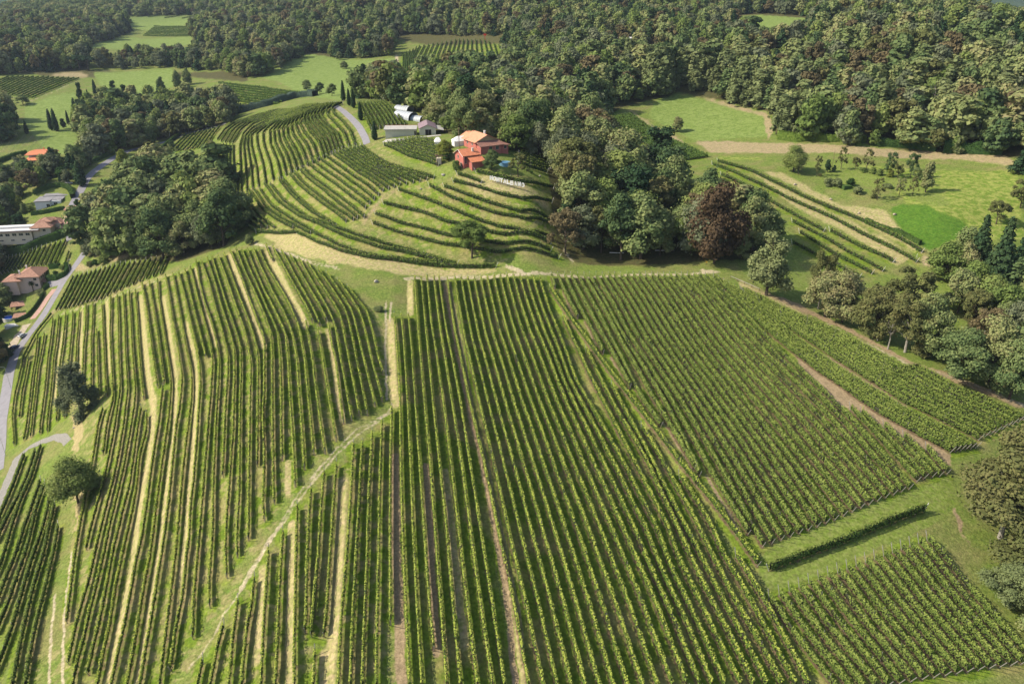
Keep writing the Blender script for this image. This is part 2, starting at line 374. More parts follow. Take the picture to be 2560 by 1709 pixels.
BB = """P7 120,1280 60,1564
P7 365,870 300,1100 210,1564
P6 535,1400 P7 520,700 480,1000 430,1564
P6 730,1150 690,1500 P7 650,850 600,1300 580,1564
P6 895,810 870,1300 P7 850,700 830,1100 810,1564
P6 1065,600 1040,1000 1020,1500 P7 1010,900 980,1564
P6 1235,300 1220,900 1210,1500 P7 1200,1000 1200,1564
P6 1395,100 1370,500 1350,1000 1340,1500 P7 1325,900
P7 1440,1180 1430,1400 1420,1564
P3 1550,1300 P6 1510,400 1480,900 1430,1400 P7 1400,950
P3 1695,1210 P6 1660,300 1640,600 1600,1200 P7 1580,700 1550,950
P3 1895,980 P6 1870,100 1830,700 1790,1200 1760,1500 P7 1740,1000 1720,1564
P3 2000,970 P6 1960,300 1930,800 1900,1400 P7 1880,900 1860,1564
P3 2115,850 P6 2070,300 2060,800 2035,1400 P7 2015,1000 2000,1564
P3 2230,720 P6 2200,300 2195,800 2180,1400 P7 2170,1000 2165,1564
P3 2345,560 Z8 345,0 342,700 345,1120
P8 215,500 250,900 285,1500 Z8 415,0 435,700 455,1100 475,1557
P8 295,500 330,850 375,1564 Z8 480,0 500,500 525,1000 560,1557
P8 380,510 420,900 465,1564 Z8 540,0 575,500 610,1000 640,1290"""
FIELDS.append(('foreground', 'thin', 'thin vine row, {o} counted from the left below the diagonal dirt track', 'vine rows below the diagonal track', [W(s, 1.2) for s in BB.split('\n')]))
CC = """P8 455,50 500,700 575,1564 Z8 615,0 650,500 690,1000 730,1557
P8 530,60 590,700 675,1564 Z8 675,0 730,500 780,1100 825,1557
P8 600,50 650,600 800,1564 Z8 755,0 810,500 870,1000 940,1557
P8 680,60 760,700 900,1564 Z8 825,0 885,450 960,1000 1045,1557
P8 740,55 830,700 1000,1564 Z8 880,0 960,500 1040,1000 1125,1557
P8 840,80 930,700 1110,1564 Z8 975,0 1080,500 1180,950 1290,1557"""
cc = [W(s, 1.2) for s in CC.split('\n')]
cc += family([(0, 'P8 925,60 1040,760 1225,1564 Z8 1040,0 1150,500 1270,1000 1400,1600'),
              (6, 'P8 1385,40 1560,760 1840,1564 Z8 1440,0 1620,500 1790,1000 1975,1600'),
              (10, 'P8 1690,40 1900,700 2250,1564 Z8 1710,0 1930,480 2150,980 Q6 315,880'),
              (13, 'P8 1920,60 2060,500 2349,1270 Z8 1910,0 2170,500 Q6 205,100 400,500 570,890')], 14)
CC2 = """Q1 225,530 350,800 520,1170 700,1520 Z8 1990,0 2250,500 Q6 240,0 400,330 530,600 680,890
Q1 495,900 640,1200 820,1560 Z8 2080,0 Q6 325,0 480,330 630,610 765,890
Q1 800,1320 920,1560 Q4 230,700 Q6 395,0 560,330 720,620 855,890
Q4 15,170 160,420 330,720 410,880 Q6 475,0 640,330 810,620 955,890
Q4 270,500 400,700 500,880 Q6 550,0 700,250 870,570 1045,890
Q6 650,20 850,350 1000,630 1135,890"""
cc += [W(s, 1.2) for s in CC2.split('\n')]
FIELDS.append(('central', 'sunny', 'bright-topped vine row, {o} from the left, in the central field below the dirt road', 'vine rows in the central field', cc))
FIELDS.append(('divider', 'sunny', 'long diagonal vine row dividing the central field from the right-hand field', None,
               [W('Q1 70,170 330,560 620,950 830,1220 1080,1540 Q4 270,410 430,600 560,760 650,880 Z9 530,720', 1.2)]))
dd = [W(s, 1.2) for s in """Q1 90,30 130,160
Q1 165,30 265,260 395,510
Q1 245,30 430,430 695,920
Q1 318,30 640,640 1010,1320
Q1 400,30 770,730 1162,1503 Q4 140,150
Q1 475,30 880,760 1303,1503 Q4 365,430
Q1 540,30 900,700 1420,1503 Q4 400,480
Q1 615,30 1000,730 1504,1503 Q4 480,480 725,870""".split('\n')]
dd += family([(0, 'Q1 690,30 1090,730 1609,1503 Q4 530,430 Z9 565,590'),
              (8, 'Q1 1272,30 1780,760 Q2 330,1560 Z9 1060,405'),
              (17, 'Q1 1905,30 Q2 290,480 640,855 980,1170 1400,1560 Z9 1568,195')], 18)
dd += [W(s, 1.2) for s in """Z6 1170,1215 1620,1700
Z6 1245,1245 1670,1680
Z6 1400,1335 1725,1670
Z6 1535,1405 1775,1665
Z6 1690,1490 1825,1650""".split('\n')]
FIELDS.append(('right', 'broad', 'bushy vine row, {o} from its left side, in the large right-hand field', 'vine rows in the right-hand field', dd))
ee = family([(0, 'Q1 2000,40 Q2 400,520 800,860 1170,1140 1640,1460 Q3 380,448 600,568 850,698'),
             (5, 'Q2 250,225 560,470 880,765 1500,1190 2090,1555 Q3 520,420 780,545 1020,668')], 6)
FIELDS.append(('strip', 'broad', 'bushy vine row, {o} from the tan strip, between the two bare strips on the right', 'vine rows between the bare strips', ee))
ff = family([(0, 'Q2 350,310 900,680 1200,875 1550,1105 2150,1485 Q3 600,394 900,544 1040,614'),
             (8, 'Q2 260,190 700,400 1180,600 1500,740 1850,950 2150,1120 Q3 620,140 900,290 1342,480')], 9)
FIELDS.append(('edge', 'broad', 'bushy vine row, {o} up from the upper bare strip, beside the sandy path', 'vine rows beside the sandy path', ff))
gg = family([(0, 'Q6 875,300 1070,590 1300,880 1340,935'), (17, 'Q7 865,645 Q5 790,0 940,190 1140,420 1342,650 1400,715')], 18)
FIELDS.append(('lower', 'broad', 'leafy vine row, {o} from the left, in the bottom right plot below the lone row', 'vine rows in the bottom right plot', gg))
FIELDS.append(('lone', 'hedgerow', 'single dark-sided vine row standing alone on the mown grass at lower right', None, [W('Z9 615,750 1100,575 1670,350', 1.2)]))
hh = family([(0, 'Z4 500,325 380,555'), (10, 'Z4 820,240 690,480'), (19, 'Z4 1140,195 1092,305')], 20)
FIELDS.append(('shoulder', 'lush', 'dark green vine row, {o} from the lane, in the small plot above the left hillside', 'vine rows in the small plot by the lane', hh))
hv = family([(0, 'K5 -90,400 -200,560'), (3, 'K5 45,378 -60,560'), (7, 'K5 210,345 100,520'), (11, 'K5 400,268 300,460'), (17, 'K5 735,170 615,440'), (18, 'K5 770,300 728,430')], 19)
FIELDS.append(('villa', 'lush', 'short vine row, {o} from the left, behind the pink house', 'vine rows behind the pink house', hv))
# knoll
kk = family([(0, 'K1 115,385 105,480 100,570'), (3, 'K1 185,385 190,560 220,760')], 4)
FIELDS.append(('foot', 'lush', 'short straight vine row, {o} from the left, at the left foot of the farm knoll', 'short vine rows at the foot of the knoll', kk))
kl = family([(0, 'K1 70,350 130,270 200,225 330,180 520,130 740,100'), (4, 'K1 185,372 240,280 320,220 480,170 640,140 800,92')], 5)
FIELDS.append(('shoulderk', 'lush', 'curving vine row, {o} from the road, on the upper left shoulder of the farm knoll', 'vine rows on the shoulder of the knoll', kl))
kn = family([(0, 'K1 245,745 240,540 235,400 260,310 340,230 480,180 650,140 810,92'), (3, 'K1 375,700 360,560 320,400 318,320 420,245 560,190 700,150 850,92'),
   (6, 'K1 540,635 510,500 460,380 458,285 530,215 640,180 760,135 880,90'), (10, 'K1 700,555 650,430 590,320 585,250 640,195 720,150 800,120 890,88'),
   (14, 'K1 860,480 825,370 750,280 710,215 720,170 770,130 830,110 910,85'), (19, 'K1 1000,410 960,300 870,220 835,165 850,130 880,108 910,95 950,82'),
   (21, 'K1 1095,385 1055,280 1000,210 940,160 920,125 930,105 960,90 1000,75')], 22)
FIELDS.append(('crown', 'lush', 'long curving vine row, {o} from the left, fanning over the top of the farm knoll', 'vine rows fanning over the knoll', kn))
kp = [W(s, 1.2) for s in """K2 85,370 150,450 235,530
K2 120,360 190,440 270,505
K2 100,260 190,380 320,495
K2 135,250 230,370 370,495
K2 190,220 270,340 400,440 510,495
K2 225,215 310,340 450,440 640,535
K2 265,210 350,330 520,440 700,550 860,630 1010,680 1160,715 K3 240,690 480,700
K2 300,170 380,280 560,410 770,500 900,560 1150,640 K3 130,620 300,670 480,700
K2 345,175 440,290 640,430 830,495 1000,555 1200,615 K3 130,600 250,640 400,680
K2 410,140 500,250 640,370 780,460
K2 440,140 540,260 700,400 830,480
K2 490,100 620,230 780,350 905,445
K2 525,90 660,220 830,350 960,435
K2 570,70 720,200 860,320 990,420
K2 600,60 760,190 900,300 1040,415
K2 240,528 390,535 540,528
K2 540,530 700,605 860,665 1080,715 K3 240,705 520,725 770,718""".split('\n')]
FIELDS.append(('slope', 'lush', 'sloping vine row, {o} up from the lower left corner of the farm knoll', 'vine rows on the lower slope of the knoll', kp))
kq = family([(0, 'K2 620,10 800,150 940,260 1050,345'), (4, 'K1 930,455 1130,600 1300,725'), (7, 'K1 1000,425 1200,560 K2 1305,175'), (12, 'K1 1140,395 1240,470 1342,530 K3 120,10 305,60')], 13)
FIELDS.append(('front', 'lush', 'sloping vine row, {o} from the left, ending at the grass track below the farmhouse', 'vine rows ending at the grass track', kq))
ks = family([(0, 'R6 150,545 450,680 820,795'), (8, 'R6 560,470 690,485 800,505')], 9)
FIELDS.append(('barnrows', 'lush', 'short vine row, {o} uphill, between the farmhouse and the long barn', 'vine rows between farmhouse and barn', ks))
kr = [W(s, 1.2) for s in """K3 50,150 250,220 420,290 620,370 820,430 1000,470 1190,505
K3 280,122 420,200 600,270 800,335 1000,375 1180,405
K3 390,125 560,190 760,260 960,320 1180,375
K3 460,88 640,130 820,190 1000,228 1190,240
K3 490,35 580,60 660,90
K3 630,15 800,55 980,100 1200,135
K2 1190,310 K3 200,310 400,390 640,440 850,490 1180,545
K2 1130,390 K3 150,420 400,490 620,520 850,560 1180,598
K2 1110,460 K3 200,510 400,560 620,590 830,620 1240,655""".split('\n')]
FIELDS.append(('terrace', 'lush', 'wide-spaced terrace vine row, {o} on the slope below the red farmhouse', 'terrace vine rows below the farmhouse', kr))
kt = family([(0, 'R6 1860,640 2100,690 2310,745'), (5, 'R6 1840,770 2000,830 2180,880')], 6)
FIELDS.append(('poolrows', 'lush', 'short vine row, {o} from the wood, behind the garden pool', 'vine rows behind the pool', kt))
kj = family([(0, 'Z2 120,700 170,790 215,880'), (8, 'Z2 300,690 380,760 440,850')], 9)
FIELDS.append(('drive', 'lush', 'vine row, {o} from the cypresses, between the driveway and the polytunnels', 'vine rows beside the polytunnels', kj))
e2 = [W(s, 1.2) for s in """K4 100,45 350,130 600,250 900,370 1240,545
K4 70,60 260,140 490,250 700,340 950,470 1210,600
K4 120,120 300,210 470,310 690,430
K4 730,430 900,520 1080,600
K4 520,380 700,470 850,560 1020,650
K4 560,440 750,560 960,665
K4 520,500 700,590 890,685""".split('\n')]
FIELDS.append(('hollow', 'lush', 'wide-spaced vine row, {o} down from the meadow, behind the copper beech', 'wide-spaced rows by the meadow', e2))
kL = family([(0, 'Z1 1150,1030 1270,915'), (8, 'Z1 1410,990 1500,862')], 9)
FIELDS.append(('bend', 'far', 'short vine row, {o} from the lane, left of the knoll', 'vine rows left of the knoll', kL))
# far plots: one object each would be countable, but they are beyond the three hundred largest
FARROWS = []
FARROWS += family([(0, 'Z2 430,365 428,500'), (5, 'Z2 545,310 495,400 490,500'), (13, 'Z2 790,270 760,380 740,460'), (20, 'Z2 985,272 1000,340 1010,400'), (24, 'Z2 1120,320 1140,380')], 25)
FARROWS += family([(0, 'Z1 540,530 380,595 215,665'), (14, 'Z1 60,520 0,545 -150,610')], 15)
FARROWS += family([(0, 'Z1 1490,560 1800,595 2060,628'), (7, 'Z1 1590,675 1750,705 1900,700')], 8)
FARROWS += family([(0, 'Z1 1050,177 1310,182'), (7, 'Z1 975,240 1310,243')], 8)
FARROWS += family([(0, 'Z2 1820,805 2040,940 2262,1085'), (13, 'Z2 1980,770 2349,985 Z3 190,1060')], 14)
FARROWS += family([(0, 'Z1 1240,125 1560,68'), (3, 'Z1 900,110 1330,62')], 4)

STYLE = dict(  # half width, bottom, top, leaf size, leaves per metre (near), material, post
  thin=(.24, .5, 2.05, .26, 44, 'vine', 'post'), sunny=(.29, .45, 2.1, .27, 50, 'vine', 'post'), broad=(.36, .4, 2.0, .26, 74, 'vine_mid', 'post'),
  hedgerow=(.55, .2, 2.5, .30, 80, 'vine_dark', 'white_post'), lush=(.34, .35, 2.1, .30, 44, 'vine_dark', 'white_post'), far=(.34, .4, 2.0, .45, 18, 'vine_dark', 'white_post'))
ALLROWS = []   # every row as world xy, for the ground cover
def row_leaves(P, style, seed):
    hw, z0, z1, ls, dens, mname, pname = STYLE[style]
    q = resample(P, step=.5); g = height(q[:, 0], q[:, 1]); n = len(q)
    D = np.hypot(q[:, 0], q[:, 1]).mean(); lod = 1.0 if D < 190 else (.8 if D < 270 else .55)
    dens = dens*lod; ls = ls/math.sqrt(lod)
    L = (n-1)*.5; r = np.random.default_rng(seed)
    N = max(8, int(L*dens)); t = r.uniform(0, n-1.001, N)
    gapf = vnoise(t*.5, t*0 + seed*3.3, 2.3, 1)                  # vines vary in vigour
    gap2 = vnoise(t*.5, t*0 + seed*1.7, 9.0, 2)
    keep = (gapf > .12) & (gap2 > .08) | (r.uniform(size=N) < .35); t = t[keep]; gapf = gapf[keep]; N = len(t)
    i = t.astype(int); f = t - i
    tan = np.gradient(q, axis=0); tan /= np.hypot(*tan.T)[:, None] + 1e-9
    c = q[i]*(1-f)[:, None] + q[i+1]*f[:, None]; gz = g[i]*(1-f) + g[i+1]*f
    nn = np.stack([-tan[i, 1], tan[i, 0]], 1)
    u = r.uniform(0, 1, N)**.85; vig = .75 + .5*gapf
    side = r.choice([-1, 1], N)*np.sqrt(r.uniform(.15, 1, N))*hw*vig*(1 - .55*u**3)
    z = z0 + (z1 - z0)*u*(.86 + .22*gapf) + r.normal(0, .05, N) + (r.uniform(size=N) < .14)*r.uniform(0, .45, N)
    C = np.stack([c[:, 0] + nn[:, 0]*side, c[:, 1] + nn[:, 1]*side, gz + z], 1)
    sg = np.sign(side)
    nrm = np.stack([nn[:, 0]*sg*(1-.6*u), nn[:, 1]*sg*(1-.6*u), .15 + 1.1*u**2], 1) + r.normal(0, .38, (N, 3))
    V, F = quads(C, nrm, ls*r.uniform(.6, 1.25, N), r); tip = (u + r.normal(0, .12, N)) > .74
    # woody core: thin wavy sheet of canes under the leaves so the row is not see-through
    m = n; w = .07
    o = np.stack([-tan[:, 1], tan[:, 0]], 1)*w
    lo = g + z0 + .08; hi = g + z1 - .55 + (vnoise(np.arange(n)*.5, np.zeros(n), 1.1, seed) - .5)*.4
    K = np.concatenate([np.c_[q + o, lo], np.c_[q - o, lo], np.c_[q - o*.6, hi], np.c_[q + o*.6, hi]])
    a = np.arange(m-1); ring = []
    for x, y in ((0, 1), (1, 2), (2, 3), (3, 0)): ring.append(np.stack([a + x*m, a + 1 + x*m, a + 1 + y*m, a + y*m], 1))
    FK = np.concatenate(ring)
    return V, F, K, FK, q, g, D, tip
def quads(C, nrm, size, r):
    N = len(C); nrm = nrm/(np.linalg.norm(nrm, axis=1)[:, None] + 1e-9)
    a = np.cross(nrm, r.normal(size=(N, 3))); a /= np.linalg.norm(a, axis=1)[:, None] + 1e-9
    b = np.cross(nrm, a); s = np.asarray(size)[:, None]*.5
    asp = r.uniform(.7, 1.0, (N, 1))
    V = np.stack([C - a*s - b*s*asp, C + a*s*.8 - b*s*asp, C + a*s + b*s*asp, C - a*s*.7 + b*s*asp], 1).reshape(-1, 3)
    return V, np.arange(4*N).reshape(N, 4)
def make_posts():
    d = {}
    for k in ('post', 'white_post'):
        for nm, top, rad in (('line', 2.15, .045), ('end', 2.25, .075)):
            m = MB().tube([(0,0,-.3),(0,0,top)], [rad, rad], 5); o = m.build('post', MAT[k]); d[k, nm] = o.data; bpy.data.objects.remove(o)
    return d
POSTS = make_posts()
def post(parent, key, x, y, z, tilt=None, scl=1.0):
    o = bpy.data.objects.new('post', POSTS[key]); scene.collection.objects.link(o); o.parent = parent
    o.location = (x, y, z); o.scale = (1, 1, scl)
    if tilt is not None: o.rotation_euler = tilt.to_track_quat('Z', 'Y').to_euler()
    return o
nrow = 0
for key, style, lab, grp, lines in FIELDS:
    for k, P in enumerate(lines):
        nrow += 1
        V, F, K, FK, q, g, D, tip = row_leaves(P, style, nrow*7 + 1)
        ALLROWS.append((q, style)); st = STYLE[style]
        o0 = q[0]; z0 = float(g[0])
        root = empty('vine_row', (o0[0], o0[1], z0), 0, lab.format(o=ORD[k]), 'vine row', grp)
        off = np.array([o0[0], o0[1], z0])
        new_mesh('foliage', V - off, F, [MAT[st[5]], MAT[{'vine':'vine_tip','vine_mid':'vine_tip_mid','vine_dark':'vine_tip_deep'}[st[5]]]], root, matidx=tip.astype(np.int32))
        new_mesh('canes', K - off, FK, MAT['vine_wood'], root)
        tan0 = q[min(2, len(q)-1)] - q[0]; tan1 = q[-1] - q[-3 if len(q) > 2 else -2]
        for e, tn in ((0, -tan0), (len(q)-1, tan1)):
            tn = tn/(np.hypot(*tn) + 1e-9); tv = Vector((tn[0]*.45, tn[1]*.45, 1)).normalized()
            post(root, (st[6], 'end'), q[e, 0] - o0[0] + tn[0]*.1, q[e, 1] - o0[1] + tn[1]*.1, g[e] - z0, tv)
        stepn = 14 if D < 200 else 18
        js = list(range(stepn//2, len(q)-4, stepn))[:90]
        for j in js: post(root, (st[6], 'line'), q[j, 0] - o0[0], q[j, 1] - o0[1], g[j] - z0, None, .95 + .12*random.random())
# the far plots, past the three hundred that show largest: one object
VV, FF, VK, FK2 = [], [], [], []; nv = 0; nk = 0
for k, P in enumerate(FARROWS):
    V, F, K, FK, q, g, D, tip = row_leaves(P, 'far', 9000 + k)
    ALLROWS.append((q, 'far'))
    VV.append(V); FF.append(F + nv); nv += len(V)
    VV.append(K); FF.append(FK + nv); nv += len(K)
o = new_mesh('far_vine_rows', np.concatenate(VV), np.concatenate(FF), MAT['vine_dark'])
tag(o, 'small distant vineyard plots between the far woods and meadows', 'vineyard', kind='stuff')
print('rows', nrow)
# ------------------------------------------------------------------ ground cover, surveyed as world-space polygons and lines
def gp(s): return W(s, 0)[:, :2]
POLY = dict(
 meadow = """S 640,190 700,155 770,135 900,150 990,145 992,190 930,225 850,250 700,205
S 230,180 430,172 440,215 330,240 250,215
S 210,115 290,95 480,92 480,112 340,122 220,126
S 310,45 400,42 520,44 470,60 380,78 330,70
S 130,240 190,230 190,380 120,390 60,300 60,268
S 1640,250 1690,235 1830,262 1920,278 1935,340 1740,352 1620,290
S 1840,40 1905,38 2015,45 2010,85 1950,100 1860,85""",
 lawn = """Z3 830,1140 920,1115 1150,1120 1400,1180 1640,1240 1850,1390 1800,1415 1640,1385 1480,1290 1100,1260 850,1190
Z2 600,1130 760,1130 800,1180 640,1260
R6 1400,820 1550,740 1900,760 2100,880 2200,950 1900,960 1500,850
Z9 580,640 1850,140 1900,340 1700,500 620,930 540,800
Z6 480,250 800,210 900,420 700,470 520,380""",
 bright = """S 1780,400 2100,410 2540,425 2560,600 2330,610 2280,520 2200,440 1900,395 1800,390""",
 clover = """S 2226,522 2240,514 2265,511 2316,511 2348,532 2420,560 2405,592 2345,622 2329,629 2300,608 2265,584 2236,550""",
 tan = """Z3 100,960 640,975 1200,1000 1700,1035 2230,1065 2300,1130 1900,1090 1300,1060 600,1045 220,1045
Z3 150,655 350,710 600,770 650,880 600,960 570,790 340,735 150,670
Z2 1985,750 2349,960 2349,985 1975,765
Z1 480,490 600,505 620,520 540,535 300,515
Z6 1660,190 1740,210 1700,260 1650,240
Z4 520,250 740,215 900,175 1000,160 880,200 620,270 500,300""",
 dry = """Z3 560,1170 700,1180 1100,1400 1400,1430 1500,1557 Z6 1650,180 Z3 1200,1500 700,1230
P2 860,60 1430,10 1700,190 2349,330 2349,380 1700,290 1400,210
Z5 0,165 600,270 1060,275 1060,305 400,320 0,250
K3 450,60 560,50 1180,260 1180,340 700,230
K2 240,560 560,545 700,630 1342,780 1342,840 800,780 400,620
Z6 380,340 560,420 760,520 1000,680 960,690 700,540 420,400
K4 200,80 420,180 1200,580 1100,640 900,500 500,290""",
 soil = """Z6 740,840 1000,1015 1300,1190 1850,1545 1850,1620 1400,1375 1150,1255 960,1115
Z6 780,730 1000,865 1500,1180 1560,1225 1500,1225 980,910
Z6 480,400 860,540 1200,700 1600,920 2349,1200 2349,1240 2000,1100 1560,930 1180,720
Q7 1050,440 1110,640 1200,800 1230,860 1130,700 1040,560
V5 700,960 950,870 1500,730 1500,760 900,900 V5 680,1010""",
 verge = """P1 850,1380 960,1420 1000,1564 P4 900,350 870,300 860,100
P4 880,780 980,760 980,860 900,900 Z7 520,330 560,300 540,500 510,500""",
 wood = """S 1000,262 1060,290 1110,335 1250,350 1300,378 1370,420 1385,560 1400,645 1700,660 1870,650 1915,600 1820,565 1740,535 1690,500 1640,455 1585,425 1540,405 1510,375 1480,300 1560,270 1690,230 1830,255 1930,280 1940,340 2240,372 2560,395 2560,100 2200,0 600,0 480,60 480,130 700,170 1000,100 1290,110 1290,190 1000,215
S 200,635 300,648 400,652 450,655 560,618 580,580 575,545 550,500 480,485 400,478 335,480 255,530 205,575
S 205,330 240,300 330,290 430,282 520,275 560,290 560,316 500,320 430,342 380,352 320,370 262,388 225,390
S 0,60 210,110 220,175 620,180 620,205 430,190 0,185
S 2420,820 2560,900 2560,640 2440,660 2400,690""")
POLY['patchy'] = """K1 60,380 240,250 500,150 900,80 1000,80 1180,380 1342,380 K3 60,60 300,50 450,60 1200,140 1260,660 800,720 K2 1342,780 800,700 540,560 240,540 80,360
Z4 1830,130 2349,450 P8 230,560 P3 2200,560 1200,1560 P7 100,1200 0,1564 Z7 80,1557 450,1200 480,400 Z4 480,1250 90,1450 300,700 700,520 1100,340
Z7 1400,1557 1500,1150 2349,40 Z8 60,-60 280,-60 480,1557"""
LINES = dict(   # (half width, line)
 dry = [(1.1,'P2 430,170 560,500 700,800 800,1100 850,1250'),(1.2,'P2 890,130 1020,400 1190,740 1340,1020'),(.8,'P2 30,330 120,620 200,980 290,1250'),
  (1.1,'P1 1640,0 1690,500 1740,1000 1800,1250 1790,1500 P4 1750,400 1680,700 1600,1200 P5 1570,100 1400,900 1270,1564'),
  (.8,'P1 1910,0 1980,400 2060,950 2050,1564 P4 1980,600 1880,1400 P5 1700,1000 1620,1564'),(.7,'P1 2180,300 2290,800 2310,1200 P4 2270,100 2220,800 2170,1400 P5 2100,400'),
  (.8,'P1 1250,50 1270,400 1290,900'),(.8,'P1 960,150 950,500 945,950'),(.8,'P1 740,400 700,650 640,1250'),(.9,'P2 1600,1050 1670,1409 P3 1700,300 1760,700'),
  (1.2,'P6 1770,0 1740,700 1680,1564 P7 1640,1200 1600,1564'),(.8,'P6 1170,500 1150,1564 P7 1150,1564'),(.8,'P7 830,200 760,1300'),(1.2,'P8 170,560 200,1300 230,1564'),
  (1.1,'P8 400,110 400,500'),(.7,'P3 40,100 30,900 0,1500'),(.9,'P7 1560,1200 1560,1564'),(.8,'Z8 720,100 850,1300'),(.7,'P3 1120,1200 1130,1564'),
  (.9,'V5 700,980 950,890 1500,740 2349,470'),(.7,'P8 850,130 920,500 1000,900 1070,1350 1110,1564 Z8 1000,120 1090,520 1200,1050 1260,1557')],
 soil = [(.6,'P8 800,120 870,500 950,900 1030,1300 1080,1564 Z8 960,0 1050,450 1130,900 1200,1557'),(.9,'Z8 375,0 385,600 400,1100 420,1557'),(.7,'Z8 590,60 620,600 660,1350'),
  (.35,'Q1 220,230 350,520'),(.4,'Q1 470,570 620,880'),(.4,'Q1 780,990 1000,1350'),(.4,'Q1 1080,1350 1200,1564 Q4 180,180 360,480'),(.4,'Q4 440,500 620,800 680,894'),
  (.8,'K2 1030,480 1130,350 1200,260 1290,220'),(.6,'K3 740,760 900,740 960,780'),(.9,'Z1 430,1170 600,1110')],
 path = [(1.0,'Z5 450,345 800,335 1200,320 1450,312 2000,318 2349,318 Z6 60,318 220,300'),(.9,'Z5 1140,265 1230,290 1260,320'),(1.2,'Z6 160,290 250,300'),(.3,'P2 700,25 950,90 1400,250 1700,320'),
  (.3,'P2 720,45 1000,120 1400,280 1750,350'),(.22,'P3 2349,560 2250,650 1950,810 1750,990 1500,1260 1270,1564 P6 1250,170 900,700 560,1270'),(.22,'P3 2330,620 1990,850 1800,1010 1560,1260 P6 1290,200 960,650 620,1230 380,1564 P7 250,1000 80,1250 -40,1380'),
  (.5,'Z6 1000,650 1300,800 1560,930 1900,1030 2349,1215'),(.3,'P8 120,350 110,1000 130,1500'),(.3,'P8 180,350 165,600'),(.5,'Z5 1525,140 1590,235'),
  (.25,'P5 850,0 780,500 740,1000 740,1564'),(.25,'P5 650,500 600,1000 570,1564'),(.5,'V5 800,1020 1200,890 1700,720 2200,540'),(1.3,'Z2 385,370 400,520'),(1.2,'Z1 540,545 380,620 215,690')])
def in_poly(x, y, P):
    c = np.zeros(len(x), bool); n = len(P); j = n-1
    for i in range(n):
        xi, yi = P[i]; xj, yj = P[j]
        c ^= ((yi > y) != (yj > y)) & (x < (xj-xi)*(y-yi)/(yj-yi+1e-12) + xi); j = i
    return c
def line_dist(x, y, P, lim):
    """distance to a polyline, only evaluated near it"""
    d = np.full(len(x), 99.0); lo = P.min(0) - lim; hi = P.max(0) + lim
    k = np.where((x > lo[0]) & (x < hi[0]) & (y > lo[1]) & (y < hi[1]))[0]
    if len(k) == 0: return d
    X, Y = x[k], y[k]; dd = np.full(len(k), 99.0)
    for a, b in zip(P[:-1], P[1:]):
        v = b - a; t = np.clip(((X-a[0])*v[0] + (Y-a[1])*v[1])/(v@v + 1e-9), 0, 1)
        dd = np.minimum(dd, np.hypot(X - a[0] - t*v[0], Y - a[1] - t*v[1]))
    d[k] = dd; return d
# fan-shaped sheet: fine near the camera's side, coarser with distance, out past the horizon
NA, ND = 1300, 800
az = np.tan(np.linspace(R(-50), R(50), NA))
th = np.concatenate([np.linspace(R(62), R(4), 700), R(4)*np.exp(np.linspace(0, -1.9, ND-700+1))[1:]])
dist = 110/np.tan(th)
GX = (dist[:, None]*az[None, :]).ravel(); GY = np.repeat(dist, NA)
GZ = height(GX, GY)
idx = np.arange(NA*ND).reshape(ND, NA)
GF = np.stack([idx[:-1, :-1].ravel(), idx[:-1, 1:].ravel(), idx[1:, 1:].ravel(), idx[1:, :-1].ravel()], 1)
attr = {}
near = np.ones(len(GX), bool)
wx = GX + (vnoise(GX, GY, 3.1, 11) - .5)*1.6; wy = GY + (vnoise(GX, GY, 3.1, 12) - .5)*1.6
for k, txt in POLY.items():
    a = np.zeros(len(GX))
    for s in txt.strip().split('\n'):
        P = gp(s); lo = P.min(0) - 2; hi = P.max(0) + 2
        m = np.where((GX > lo[0]) & (GX < hi[0]) & (GY > lo[1]) & (GY < hi[1]))[0]
        if len(m): a[m] = np.maximum(a[m], in_poly(wx[m], wy[m], P))
    attr[k] = a
for k, lst in LINES.items():
    a = attr.get(k, np.zeros(len(GX)))
    for w, s in lst:
        P = gp(s); d = line_dist(GX + (wx-GX)*.25, GY + (wy-GY)*.25, P, w*2 + 1)
        a = np.maximum(a, np.clip((w*1.35 - d)/(w*.7), 0, 1))
    attr[k] = a
def blur(a, n=1):
    g = a.reshape(ND, NA).copy()
    for _ in range(n):
        g[1:-1] = (g[:-2] + 2*g[1:-1] + g[2:])/4; g[:, 1:-1] = (g[:, :-2] + 2*g[:, 1:-1] + g[:, 2:])/4
    return g.ravel()
for k in attr: attr[k] = blur(attr[k], 2 if k not in ('path',) else 1)
# distance to the nearest vine row (bare strip kept under the vines)
cell = .3; x0, y0 = -420, 40; nx, ny = int(900/cell), int(900/cell)
RD = np.full((ny, nx), 5.0, np.float32); RS = np.zeros((ny, nx), np.float32)
off = [(i, j) for i in range(-6, 7) for j in range(-6, 7)]
SO = dict(thin=.55, sunny=.75, broad=.8, hedgerow=.6, lush=.5, far=.5)
for q, stl in ALLROWS:
    d = resample(q, step=.3); ci = (d[:, 0]-x0)/cell; cj = (d[:, 1]-y0)/cell
    ii = np.round(ci).astype(int); jj = np.round(cj).astype(int)
    for a, b in off:
        I = ii + a; J = jj + b; ok = (I >= 0) & (I < nx) & (J >= 0) & (J < ny)
        dd = (np.hypot(I - ci, J - cj)*cell).astype(np.float32)
        np.minimum.at(RD, (J[ok], I[ok]), dd[ok]); RS[J[ok], I[ok]] = SO[stl]
fi = np.clip((GX-x0)/cell, 0, nx-1.01); fj = np.clip((GY-y0)/cell, 0, ny-1.01); i = fi.astype(int); j = fj.astype(int); u = fi-i; v = fj-j
rd = (RD[j, i]*(1-u)+RD[j, i+1]*u)*(1-v) + (RD[j+1, i]*(1-u)+RD[j+1, i+1]*u)*v
inside = (GX > x0) & (GX < x0+900) & (GY > y0) & (GY < y0+900)
